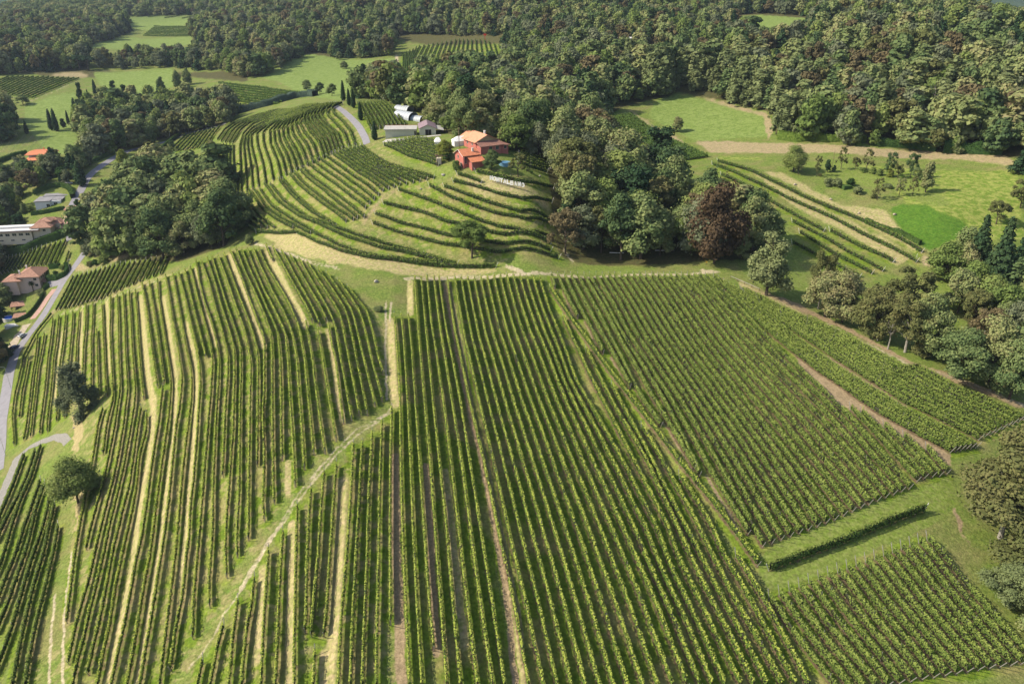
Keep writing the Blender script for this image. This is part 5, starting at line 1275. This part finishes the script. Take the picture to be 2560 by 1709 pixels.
# the white letters on the bank: each a block letter on two legs
GL = dict(M='10001 11011 10101 10001 10001', O='11111 10001 10001 10001 11111', N='10001 11001 10101 10011 10001', T='11111 00100 00100 00100 00100', A='01110 10001 11111 10001 10001', L='10000 10000 10000 10000 11111', B='11110 10001 11110 10001 11110')
def letter_mesh(c):
    """bold stencil letters of straight and slanted bars, 1 x 1.35 m"""
    w, h, t, d = 1.22, 1.62, .46, .12; b = MB()
    def bar(x0, z0, x1, z1, tt=t):
        dx, dz = x1-x0, z1-z0; l = math.hypot(dx, dz); nx_, nz_ = -dz/l*tt/2, dx/l*tt/2
        V = [(x0+nx_,y,z0+nz_) for y in (0, d)]; Q = [(x0+nx_,z0+nz_),(x0-nx_,z0-nz_),(x1-nx_,z1-nz_),(x1+nx_,z1+nz_)]
        b.add([(x, 0, z) for x, z in Q] + [(x, d, z) for x, z in Q], [(0,1,2,3),(7,6,5,4),(0,4,5,1),(1,5,6,2),(2,6,7,3),(3,7,4,0)])
    v = t/2; hw = w/2
    if c == 'M': bar(v,0,v,h); bar(w-v,0,w-v,h); bar(v,h-.06,hw,h*.38,.34); bar(w-v,h-.06,hw,h*.38,.34)
    if c == 'N': bar(v,0,v,h); bar(w-v,0,w-v,h); bar(v,h-.1,w-v,.1,.36)
    if c == 'T': bar(0,h-v,w,h-v); bar(hw,0,hw,h-t)
    if c == 'L': bar(v,0,v,h); bar(t,v,w,v)
    if c == 'A': bar(v*.8,0,hw,h-.05,.36); bar(w-v*.8,0,hw,h-.05,.36); bar(hw*.5,h*.3,hw*1.5,h*.3,.28)
    if c == 'B': bar(v,0,v,h); bar(t,v*.8,w-.1,v*.8,.32); bar(t,h-v*.8,w-.14,h-v*.8,.32); bar(t,h*.5,w-.16,h*.5,.26); bar(w-.16,.22,w-.16,h*.5-.05,.3); bar(w-.2,h*.5+.05,w-.2,h-.22,.3)
    if c == 'O':
        n = 20
        for y, s in ((0, 0), (d, 1)): b.v += [(hw + (hw*k)*math.copysign(abs(math.cos(2*math.pi*i/n))**.75, math.cos(2*math.pi*i/n)), y, h/2 + (h/2 if k == 1 else h*.27)*math.copysign(abs(math.sin(2*math.pi*i/n))**.75, math.sin(2*math.pi*i/n))) for k in (1, .42) for i in range(n)]
        for i in range(n):
            j = (i+1) % n
            for f in ((i, i+n, j+n, j), (2*n+i, 2*n+j, 3*n+j, 3*n+i), (i, j, 2*n+j, 2*n+i), (n+i, 3*n+i, 3*n+j, n+j)): b.f.append(list(f)); b.mi.append(0)
    return b
q = resample(W('S 1224.5,457 1240,461 1256,465 1276,470 1303,475'), n=10); word = 'MONTALBANO'
dv = q[-1] - q[0]; yawL = math.atan2(dv[1], dv[0])
for k, c in enumerate(word):
    gz = float(height(q[k:k+1, 0], q[k:k+1, 1])[0])
    nth = {('O',1):'first letter O',('O',9):'last letter O at the right end',('N',2):'first letter N',('N',8):'second letter N',('A',4):'letter A before the L',('A',7):'letter A after the B'}.get((c, k), 'letter %s' % c)
    e = empty('sign_letter', (q[k, 0], q[k, 1], gz), yawL, 'big white block %s on the grass bank' % nth, 'letter', 'white block letters on the bank')
    lm_ = letter_mesh(c); o = lm_.build('letter', MAT['letter'], e, loc=(0, 0, 1.05))
    for x in (.2, .95): MB().tube([(x,.16,-.3),(x,.16,2.0)], .04, 5).build('leg', MAT['wood'], e)
# --- houses at the left
e = bld('pink_house', 'K5', 462, 712, 8, 'pink two-storey house with red-brown hipped tile roof beside the lane')
walls(e, -9.5, 0, 0, 12, 6.0, 'pink_wall'); rf = hip(e, -9.5, 0, 0, 12, 6.0, 2.6, 'old_tiles', .9); chimney(rf, -8.2, 9, 7.3, 1.2, 'trim'); chimney(rf, -9, 2.5, 6.9, 1.3, 'trim')
walls(e, -15.5, -9.51, -1.5, 8, 4.6, 'pink_wall', 'wing_wall'); hip(e, -15.5, -8.0, -1.5, 8, 4.6, 1.7, 'old_tiles', .7, 'wing_roof')
for x, z in ((-1.9, 3.9), (-1.7, .9)): win(e, 'f', x, z, 1.3, 1.2, 0)
for k in range(4): win(e, 'r', 2.6 + k*2.3, 3.9, .8, 1.4, 0)
slab_roof(e, [(.05,1.2,3.0),(1.9,1.2,2.4),(1.9,5.2,2.4),(.05,5.2,3.0)], 'old_tiles', name='porch_roof')
e = bld('villa', 'V4', 715, 1380, 10, 'cream villa with stepped terracotta hip roofs and long white wing', 'villa')
walls(e, -8.5, 0, 0, 10, 5.4, 'cream_wall'); hip(e, -8.5, 0, 0, 7, 5.4, 2.3, 'old_tiles', .9)
walls(e, -9.5, 2.5, 6.9, 15, 4.9, 'cream_wall', 'rear_wall'); hip(e, -9.5, 2.5, 8, 15, 5.0, 2.4, 'old_tiles', .9, 'rear_roof'); walls(e, -5, -.8, 4, 9, 7.2, 'cream_wall', 'dormer_wall', 4.5); hip(e, -5, -.8, 4, 9, 7.2, 1.1, 'old_tiles', .7, 'dormer_roof')
walls(e, 2.51, 6, 9, 14, 3.6, 'cream_wall', 'porch_wall'); hip(e, 2.0, 6.2, 8.6, 14.5, 3.6, 1.5, 'old_tiles', .6, 'porch_roof'); win(e, 'f', -3, 3.2, 1.3, 1.2, 0); win(e, 'f', -3, 7.25-1.6, 1.2, .9, 4, 'attic_window')
walls(e, -34, -8.7, -1.2, 5.5, 4.3, 'cream_wall', 'wing_wall'); MB().box(-34.5, -4.4, -2.0, -1.21, 4.0, 4.35).build('eaves', MAT['brown_shaded_tiles'], e); MB().box(-34.4, -5, -1.9, 2, 4.353, 4.75).box(-34.4, -8.8, 2.3, 5.8, 4.353, 5.6).build('wing_roof', MAT['white_roof'], e)
for k in range(7): win(e, 'f', -10.6 - k*3.1, 1.9, 1.9, 1.2, -1.2)
for k in range(3): win(e, 'f', -13 - k*5.1, -.6, 1.6, .6, -1.2)
e = bld('villa', 'V4', 500, 1020, 12, 'white flat-roofed modern villa with grey roof', 'villa', sink=-1.0)
walls(e, 0, 7.5, 0, 10, 3.6, 'white_wall'); walls(e, 7.51, 12.5, 1.0, 12, 3.6, 'white_wall', 'side_wall'); walls(e, 2, 13.5, 10.01, 14.5, 3.9, 'white_wall', 'rear_wall')
MB().box(-.4, 7.6, -.4, 11, 3.61, 4.0).box(7.4, 13, 2.2, 12.2, 3.62, 3.96).box(1.5, 14, 9.5, 15, 4.003, 4.35).build('roof', MAT['grey_roof'], e)
win(e, 'f', 6.3, .7, 1.6, 1.6, 0); win(e, 'f', 9.8, .5, 1.8, 2.2, 1.0); win(e, 'r', 5, .6, 2.4, 2.2, 12.5)
for k in range(3): win(e, 'r', 3.2 + k*3.3, .8, 1.4, 1.8, 12.5)
e = bld('garage', 'V4', 905, 1075, 4, 'small tiled garage with dark wide door at the end of the pink yard', 'garage')
walls(e, 0, 6.2, 0, 4, 2.6, 'cream_wall'); slab_roof(e, [(-.7,-.7,2.75),(6.9,-.7,2.75),(6.5,4.4,3.6),(-.4,4.4,3.6)], 'old_tiles'); win(e, 'f', 3.0, .05, 4.6, 2.2, 0, 'garage_door', 'dark')
e = bld('red_roof_house', 'V4', 395, 395, 14, 'white house under two tiers of red tiled roof among garden trees')
walls(e, 0, 13, 0, 8, 3.0, 'white_wall'); hip(e, -1, 14, -1, 6, 3.0, 1.4, 'tiles', .8, 'lower_roof'); walls(e, 0, 12, 3, 11, 5.6, 'white_wall', 'upper_wall'); rf = hip(e, -1, 14, 2.5, 11.5, 5.6, 2.1, 'tiles', .9); chimney(rf, 8, 8, 7.3, 1.0, 'tiles'); win(e, 'f', 2, .8, 1.2, 1.3, 0); win(e, 'f', 6, .8, 1.2, 1.3, 0)
def shelter(view, px, py, yaw, w, d, h, label, m='old_tiles'):
    e = bld('shelter', view, px, py, yaw, label, 'shelter')
    for x, y in ((.2,.2),(w-.2,.2),(w-.2,d-.2),(.2,d-.2)): MB().box(x-.1, x+.1, y-.1, y+.1, -1, h).build('post', MAT['wood'], e)
    slab_roof(e, [(-.3,-.3,h+.15),(w+.3,-.3,h+.15),(w+.3,d+.3,h+1.1),(-.3,d+.3,h+1.1)], m)
    MB().box(1, w-1.2, d*.4, d*.8, .6, .75).build('table', MAT['wood'], e)
shelter('V5', 160, 975, 18, 7.5, 4, 2.2, 'open garden shelter with pink tiled roof above the blue pool')
shelter('V5', 190, 1110, 14, 5.0, 3, 1.6, 'low tiled shelter right beside the blue pool')
e = bld('shed', 'V5', 75, 1225, 10, 'long white ribbed-roof shed below the blue pool', 'shed'); walls(e, 0, 7.5, 0, 2.6, 1.6, 'trim'); sr = MB().box(-.3, 7.8, -.4, 3, 1.61, 1.75)
for k in range(10): sr.box(-.2+k*.82, -.05+k*.82, -.4, 3, 1.753, 1.83)
sr.build('roof', MAT['white_roof'], e)
# far buildings
e = bld('far_house', 'Z2', 1232, 392, -15, 'distant pinkish house at the end of the far vineyard'); walls(e, 0, 9, 0, 9, 6.5, 'pink_wall'); hip(e, 0, 9, 0, 9, 6.5, 2.4, 'pale_tiles', .6); win(e, 'f', 3, 3, 1.5, 1.5, 0)
e = bld('far_house', 'Z2', 1900, 380, 5, 'distant white-walled house with pale roof deep in the woods'); walls(e, 0, 13, 0, 8, 9.5, 'white_wall'); gable(e, 0, 13, 0, 8, 9.5, 2.6, 'white_roof', 'x', .6, 'white_wall'); win(e, 'f', 6, 7, 1.2, 1.2, 0)
e = bld('far_house', 'Z1', 1692, 518, 10, 'distant white tent-like cottage at the edge of the central meadow'); walls(e, 0, 10, 0, 8, 3.5, 'tent'); gable(e, 0, 10, 0, 8, 3.5, 3.6, 'tent', 'y', .3, 'tent'); MB().box(10.01, 15, 1, 5, 0, 3).build('lean_to', MAT['old_tiles'], e)
# --- cars
def car(P, yaw, paint, label, grp):
    e = empty('parked_car', P, yaw, label, 'car', grp); prof = [(-2.1,.35),(-2.1,.85),(-1.95,1.0),(-1.35,1.42),(.35,1.45),(1.05,1.0),(1.95,.85),(2.1,.6),(2.1,.35)]
    def shell(pr, w, wt, zt):
        b = MB(); n = len(pr); V = [(x, s*(w if z < zt else wt), z) for s in (-1, 1) for x, z in pr]
        b.add(V, [tuple(range(n)), tuple(range(n, 2*n))[::-1]] + [(i, i+n, (i+1) % n + n, (i+1) % n) for i in range(n)]); return b
    o = shell(prof, .86, .68, 1.1).build('body', MAT[paint], e); md_ = o.modifiers.new('b', 'BEVEL'); md_.width = .07; md_.segments = 2
    g = MB(); g.add([(-1.93,-.62,1.09),(-1.93,.62,1.09),(-1.45,.56,1.43),(-1.45,-.56,1.43)], [(0,1,2,3)]); g.build('rear_window', MAT['glass'], e)
    g = MB(); g.add([(.98,-.64,1.08),(.98,.64,1.08),(.42,.58,1.42),(.42,-.58,1.42)], [(3,2,1,0)]); g.v = [(x+.03, y, z+.03) for x, y, z in g.v]; g.build('windscreen', MAT['glass'], e)
    for s in (-1, 1):
        g = MB(); V = [(-1.7,s*.86,1.02),(.75,s*.86,1.02),(.25,s*.71,1.38),(-1.3,s*.71,1.38)]; g.add(V, [(0,1,2,3) if s < 0 else (3,2,1,0)]).build('side_window', MAT['glass'], e)
        MB().box(2.05, 2.13, s*.62-.16, s*.62+.16, .62, .78).build('headlight', MAT['lamp_glass'], e); MB().box(-2.13, -2.05, s*.68-.1, s*.68+.1, .68, .92).build('tail_light', MAT['tail'], e)
        for x in (-1.3, 1.3):
            w = MB().tube([(x, s*.72, .33), (x, s*.9, .33)], .33, 14).build('wheel', MAT['tyre'], e); MB().tube([(x, s*.895, .33), (x, s*.91, .33)], .19, 10).build('rim', MAT['rim'], w)
for v_, px, py, yw, pt, lb in (('V5',320,1318,62,'silver','silver hatchback parked beside the lane at left'),('V5',212,1478,62,'blue','dark blue hatchback parked below the silver one by the lane'),
    ('V4',895,640,-25,'silver','white car parked under trees behind the grey-roofed villa'),('V4',942,655,-20,'silver','second pale car parked right of the white one under trees')):
    car(tuple(W('%s %s,%s' % (v_, px, py))[0] + np.array([0,0,.08])), R(yw), pt, lb, 'parked cars')
e = bld('far_van', 'Z3', 945, 345, 0, 'tiny white van glimpsed in the right-hand wood', 'van', sink=-9); MB().box(0,4,0,2,0,2.2).box(4.01,5.2,.1,1.9,0,1.5).build('body', MAT['white_roof'], e); MB().box(4.2,4.9,.05,1.95,.9,1.4).build('window', MAT['glass'], e)
# --- lamps, poles, rails, signs
def lamp(v_, px, py, h, label, arm=1.2):
    e = bld('street_lamp', v_, px, py, 0, label, 'street lamp'); MB().tube([(0,0,-.4),(0,0,h),(arm*.4,0,h+.25),(arm,0,h+.3)], [.08,.05,.04,.035], 6).build('pole', MAT['metal'], e); MB().box(arm-.1, arm+.5, -.13, .13, h+.22, h+.36).build('lamp_head', MAT['trim'], e)
lamp('V4', 1437, 285, 8.5, 'thin street lamp over the lane hedge at left'); lamp('Z1', 1165, 960, 6, 'street lamp at the bend of the lane below the wood'); lamp('Z1', 1288, 905, 6, 'street lamp beside the lane above the small plot'); lamp('Z1', 1570, 832, 6, 'street lamp at the upper end of the lane by the knoll')
lamp('V5', 965, 450, 6.5, 'street lamp with two heads opposite the pink house'); lamp('P1', 128, 1075, 9, 'tall street lamp leaning over the lane at the left edge', -2.6); lamp('P4', 72, 380, 9, 'lowest street lamp on the lane at the left edge', -2.4)
def pole(v_, px, py, h, r, m, label, name='pole', cat='pole', tilt=(0,0)):
    P = W('%s %s,%s' % (v_, px, py))[0]; o = MB().tube([(0,0,-.4),(tilt[0],tilt[1],h)], r, 6).build(name, MAT[m], None, loc=tuple(P)); tag(o, label, cat)
pole('R6', 1090, 600, 8, .14, 'wood', 'dark wooden utility pole left of the larger farmhouse', 'utility_pole'); pole('R6', 795, 560, 6.5, .05, 'metal', 'thin flagpole between the barn and the small white tent')
pole('K4', 735, 110, 9, .07, 'wood', 'bare pole in the mown garden beside the smallest shrub'); pole('K4', 1205, 618, 3.4, .06, 'white_post', 'tall end pole of the wide-spaced vine rows')
pole('R6', 1290, 905, 4.2, .06, 'post', 'leaning pole at the corner of the farmhouse vine terrace', tilt=(-1.6, .3))
e = bld('signpost', 'Z6', 178, 265, 0, 'small yellow sign on a post at the junction below the copper-purple tree', 'sign'); MB().tube([(0,0,-.2),(0,0,2.0)], .04, 5).build('post', MAT['wood'], e); MB().box(-.25,.25,-.06,-.042,1.55,1.95).build('board', MAT['yellow'], e)
e = bld('red_marker', 'Z2', 990, 272, 0, 'bright red marker cross on the crest of the far vineyard', 'marker'); MB().box(-.25,.25,-.2,.2,0,3.6).build('upright', MAT['red'], e); MB().box(-1.4,1.4,-.19,.19,3.61,5.2).build('board', MAT['red'], e)
# timber rail along the sandy path
q = resample(W('Z6 345,345 420,378 540,430'), step=2.6); e = empty('rail_fence', (q[0,0], q[0,1], float(height(q[:1,0], q[:1,1])[0])), 0, 'low wooden rail fence at the start of the sandy path', 'fence'); z0_ = e.location.z
hz = height(q[:, 0], q[:, 1]) - z0_; pts = [(a-q[0,0], b-q[0,1], h_) for (a, b), h_ in zip(q, hz)]
MB().tube([(x, y, z+.85) for x, y, z in pts], .09, 6).build('rail', MAT['pale_bark'], e)
for x, y, z in pts: MB().tube([(x,y,z-.3),(x,y,z+.95)], .09, 6).build('post', MAT['wood'], e)
for px, py, dx, lb in ((2150,160,8,'right-hand white felled trunk lying at the edge of the wood'),(1840,175,5,'left-hand white felled trunk lying at the edge of the wood')):
    P = W('Z5 %s,%s' % (px, py))[0]; o = MB().tube([(0,0,.4),(dx,-.6,.5)], [.16,.11], 6).build('felled_trunk', MAT['trim'], None, loc=tuple(P)); tag(o, lb, 'log')
def rock(v_, px, py, s, label, m='stone', name='stone', cat='stone'):
    P = W('%s %s,%s' % (v_, px, py))[0]; iv, jf = ICO; r = np.random.default_rng(int(px)); q = iv*s*(1 + r.uniform(-.25,.25,(12,1)))*np.array([1,.8,.7]); o = new_mesh(name, q, [list(f) for f in jf], MAT[m], loc=(P[0], P[1], P[2]+s*.35)); tag(o, label, cat)
rock('P2', 2165, 495, .9, 'pinkish boulder on the green bank beside the track junction'); rock('R6', 890, 945, .8, 'grey garden stone on the lawn below the arbour'); rock('K3', 215, 158, .5, 'small pale stone on the terrace bank'); rock('R6', 2098, 955, .5, 'white stone on the garden bank right of the thin tree'); rock('P1', 870, 1550, .45, 'white block beside the gravel track end')
for k, (x, y) in enumerate(((530,185),(730,268),(888,345),(1088,352))): rock('K4', x, y, .75, 'earth mound on the dry meadow edge, %s along the vines' % ORD[k], 'beaten', 'earth_mound', 'mound')
# --- hedges and shrubs
def hedge(s, w, h, label, m='hedge', name='hedge', grp=None, lump=.15, n=26):
    q = resample(W(s, 0), step=.8); g = height(q[:, 0], q[:, 1]); o0 = np.array([q[0,0], q[0,1], g[0]]); r = np.random.default_rng(len(s)*7+int(w*10))
    t = np.gradient(q, axis=0); t /= np.hypot(*t.T)[:, None] + 1e-9; nn = np.stack([-t[:, 1], t[:, 0]], 1); m_ = len(q)
    hv = h*(1 + lump*(vnoise(np.arange(m_)*.8, np.zeros(m_), 3, 5)*2 - 1)); K = []
    for a, b in ((.46,-.3),(.46,.86),(.3,.95),(-.3,.95),(-.46,.86),(-.46,-.3)): K.append(np.c_[q + nn*w*a, g + hv*b])
    K = np.concatenate(K) - o0; a = np.arange(m_-1); FK = np.concatenate([np.stack([a+i*m_, a+1+i*m_, a+1+(i+1)*m_, a+(i+1)*m_], 1) for i in range(5)])
    N = int(m_*.8*(w+2*h)*n/3); ti = r.uniform(0, m_-1.01, N); i = ti.astype(int); f = (ti-i)[:, None]; per = r.uniform(0, w+2*h, N)
    su = np.where(per < h, -.5, np.where(per > h+w, .5, (per-h)/w-.5)); zu = np.where(per < h, per/h, np.where(per > h+w, (w+2*h-per)/h, 1.0))
    c = q[i]*(1-f)+q[i+1]*f + nn[i]*(su*w*(1+r.normal(0,.06,N)))[:, None]; zz = (g[i]*(1-f[:,0])+g[i+1]*f[:,0]) + zu*hv[i]*(1+r.normal(0,.04,N))
    nr = np.concatenate([nn[i]*(np.sign(su)*(np.abs(su) > .45))[:, None], ((zu > .97)*1.0)[:, None]], 1) + r.normal(0, .35, (N, 3))
    V, F = quads(np.c_[c, zz] - o0, nr, .34*r.uniform(.6, 1.3, N), r); nv = len(V)
    o = new_mesh(name, np.concatenate([V, K]), np.concatenate([F, FK + nv]), MAT[m], loc=tuple(o0)); tag(o, label, 'hedge', grp); return o
hedge('K5 -60,345 120,335 300,300 470,215 640,165 800,90', 3.0, 3.4, 'long tall dark clipped hedge curving below the cream villa')
hedge('V4 440,1075 600,1055 750,1025 880,1000', 2.0, 1.7, 'clipped green hedge between the grey-roofed and tiled villas')
hedge('V4 460,800 600,740 720,700 850,690 940,720 985,790 1000,850', 2.4, 2.4, 'curved hedge wrapping behind the grey-roofed villa')
hedge('V4 -60,400 60,340 180,300 370,250', 2.2, 2.8, 'dark hedge running left from the red-roofed house')
hedge('V4 20,420 30,500 80,580', 1.6, 2.0, 'short dark hedge at the left edge of the red-roofed house garden')
hedge('K5 540,620 640,615 730,575 760,530 745,470', 2.0, 2.2, 'low curved hedge right of the pink house')
hedge('K5 560,490 610,488 670,480', 1.6, 1.8, 'short hedge behind the pink house garden')
hedge('V4 1155,420 1280,360 1430,290 1560,240', 1.8, 2.4, 'roadside hedge along the lane behind the lamp')
hedge('Z1 1085,1040 1140,990 1200,945 1235,920', 1.6, 2.2, 'hedge between the two arms of the lane')
hedge('K1 190,170 260,150 340,130 440,105 540,75 650,45 760,30 800,32', 4.5, 4.2, 'row of bluish bushy conifers along the top edge of the knoll road', m='leaf_blue', name='tree_belt', lump=.35)
hedge('V5 215,1130 380,1060 470,960 560,830 600,760', .5, 2.0, 'dark green screen fence hedge between the pool garden and the yard', lump=.03)
hedge('V5 600,700 640,660 680,640', .5, 2.0, 'short dark green screen at the corner of the pink house drive', lump=.03)
hedge('K4 925,395 1010,430 1100,455 1180,490 1230,520', 1.6, 1.6, 'rough hedge at the lower edge of the clover meadow', m='vine_dark', lump=.4)
hedge('Z3 680,945 800,965 900,950 1000,965 1100,960 1250,985', 5, 3.4, 'tangled bramble thicket at the foot of the right-hand wood', m='vine', name='thicket', lump=.5)
hedge('Z3 1300,985 1450,1000 1600,1010 1750,1030', 3, 3.0, 'dark bramble thicket left of the footpath under the right-hand wood', name='thicket', lump=.5)
hedge('Z3 1800,1035 1900,1040 2050,1045 2200,1050', 4, 4.0, 'dark shrub belt at the right end of the ploughed strip', name='thicket', lump=.5)
SH = [('K4',725,190,4.6,3.6,'pale','large pale variegated shrub in the mown garden'),('K4',765,195,4.4,3.8,'pale','pale variegated shrub second from left in the mown garden'),('K4',840,190,3.6,3.2,'dark','dark round shrub between the pale garden shrubs'),
 ('K4',885,232,4.2,3.2,'pale','pale variegated shrub right of the square hedge'),('K4',1050,200,4.0,1.8,'pale','low pale flowering bush right of the garden lawn centre'),('K4',970,258,2.4,2.0,'olive','small olive shrub at the foot of the thin tree'),
 ('K4',910,112,3.0,2.0,'light','leftmost bush of the mixed garden hedge'),('K4',965,120,3.0,2.6,'light','yellowish bush in the mixed garden hedge'),('K4',1005,130,3.2,2.8,'light','third bush of the mixed garden hedge'),('K4',1060,138,3.2,3.2,'yellow','golden bush at the right of the mixed garden hedge'),
 ('K4',670,135,1.8,1.2,'olive','tiny shrub under the thin sapling in the garden'),('K5',620,560,2.4,1.8,'dark','dark shrub in the small garden right of the pink house'),('K5',705,505,3.2,2.2,'light','bright green round shrub behind the pink house corner'),('K5',460,790,4.2,2.8,'pale','grey-green olive shrub below the palm'),
 ('K5',1010,470,3.2,2.6,'olive','brown ball shrub at the corner of the left wood'),('K5',1075,460,3.4,3.0,'dark','dark shrub beside the brown ball shrub'),('K5',1165,445,4.6,4.0,'light','light shrub under the edge of the left wood'),
 ('R6',1050,870,3.2,3.6,'light','leafy shrub against the front wall of the red farmhouse'),('R6',930,760,3.4,3.4,'dark','dark climbing plant beside the arbour'),('P2',2190,830,3.0,1.8,'pale','grey-green shrub on the bank beside the dirt track'),
 ('R6',1990,915,1.6,1.0,'dark','small dark bush on the garden bank'),('V4',260,480,5,4,'dark','dark garden shrub in front of the red-roofed house'),('V4',420,1010,4.5,3.0,'light','round hedge bush left of the grey-roofed villa'),('V4',1060,960,3,4,'dark','dark shrub beside the garage roof'),
 ('Z6',1640,870,5,4,'olive','loose shrub under the path-side trees'),('Z6',1790,890,3.4,2.4,'yellow','yellowish low shrub beside the sandy path'),('Z1',100,930,6,5,'dark','dark shrub mass at the left edge of the pole vineyard'),('V4',870,560,9,6,'dark','broad dark shrub behind the two pale cars'),('R6',1590,790,2,1.2,'dark','low dark bush left of the round pool')]
bm = {'pale':'leaf_pale','dark':'hedge','olive':'leaf_olive','light':'leaf_light','yellow':'leaf_yellow'}; BS = {}
for v_, px, py, w, h, kd, lb in SH:
    if kd not in BS: BS[kd] = crown_mesh('foliage', 500+len(BS), 'bush', 2200, 1.0, bm[kd])
    P = W('%s %s,%s' % (v_, px, py))[0]; o = bpy.data.objects.new('shrub', BS[kd]); scene.collection.objects.link(o); o.location = (P[0], P[1], P[2]-h*.12); o.scale = (w/12.5, w/12.5, h/12.0); o.rotation_euler = (0,0,random.uniform(0,6)); tag(o, lb, 'shrub')
e = bld('clipped_hedge', 'K4', 805, 214, 12, 'small clipped square hedge among the garden shrubs', 'hedge'); iv = MB().box(0,3.6,0,2.6,-.3,1.6); iv.build('foliage', MAT['hedge'], e)
# palm by the pink house
e = bld('palm_tree', 'K5', 372, 752, 0, 'small fan palm in front of the pink house', 'palm'); MB().tube([(0,0,-.3),(.2,0,2),(.1,0,4.2)], [.2,.16,.15], 7).build('trunk', MAT['bark'], e); pv = []; pf = MB()
for k in range(34):
    a = k*2.4; el_ = R(65 - 3.4*k); c_, s_ = math.cos(a), math.sin(a); L_ = 1.7; p0 = Vector((.1,0,4.2)); d_ = Vector((c_*math.cos(el_), s_*math.cos(el_), math.sin(el_))); sd = Vector((-s_, c_, 0))
    pf.add([p0, p0 + d_*L_*.6 + sd*.35, p0 + d_*L_ - Vector((0,0,.25)), p0 + d_*L_*.6 - sd*.35], [(0,1,2,3)])
pf.build('fronds', MAT['hedge'], e)
# bare-pole vineyard at the far left: a grid of stakes
sl_ = family([(0, 'Z1 -160,930 -300,1090'), (9, 'Z1 340,930 250,1035')], 10); m = MB(); hpost = []
for ln in sl_:
    e = empty('stake_row', (ln[0,0], ln[0,1], 0), 0, 'row of bare grey stakes, %s from the left, in the plot without vines' % ORD[len(hpost)], 'stakes', 'rows of bare stakes'); hpost.append(e)
    q = resample(ln, step=5.0)[:14]; g = height(q[:, 0], q[:, 1])
    for (a, c), z in zip(q, g): post(e, ('post', 'end'), a-ln[0,0], c-ln[0,1], z)
    MB().tube([(a-ln[0,0], c-ln[0,1], z+2.1) for (a, c), z in zip(q, g)], .02, 3).build('wire', MAT['post'], e)
# ------------------------------------------------------------------ haze
lo_z = float(GZ.min()) - 4; hz_ = MB().box(-9500, 9500, -60, 9500, lo_z, 1400); hm_ = bpy.data.materials.new('haze'); hm_.use_nodes = True; nt = hm_.node_tree; nt.nodes.clear()
pv_ = nt.nodes.new('ShaderNodeVolumePrincipled'); pv_.inputs['Density'].default_value = 0.000065; pv_.inputs['Color'].default_value = (.62,.74,.95,1); pv_.inputs['Anisotropy'].default_value = .2
out_ = nt.nodes.new('ShaderNodeOutputMaterial'); nt.links.new(pv_.outputs[0], out_.inputs['Volume'])
ho = hz_.build('haze', hm_); ho['kind'] = 'stuff'; ho['label'] = 'thin blue haze over the far hills'; ho['category'] = 'haze'
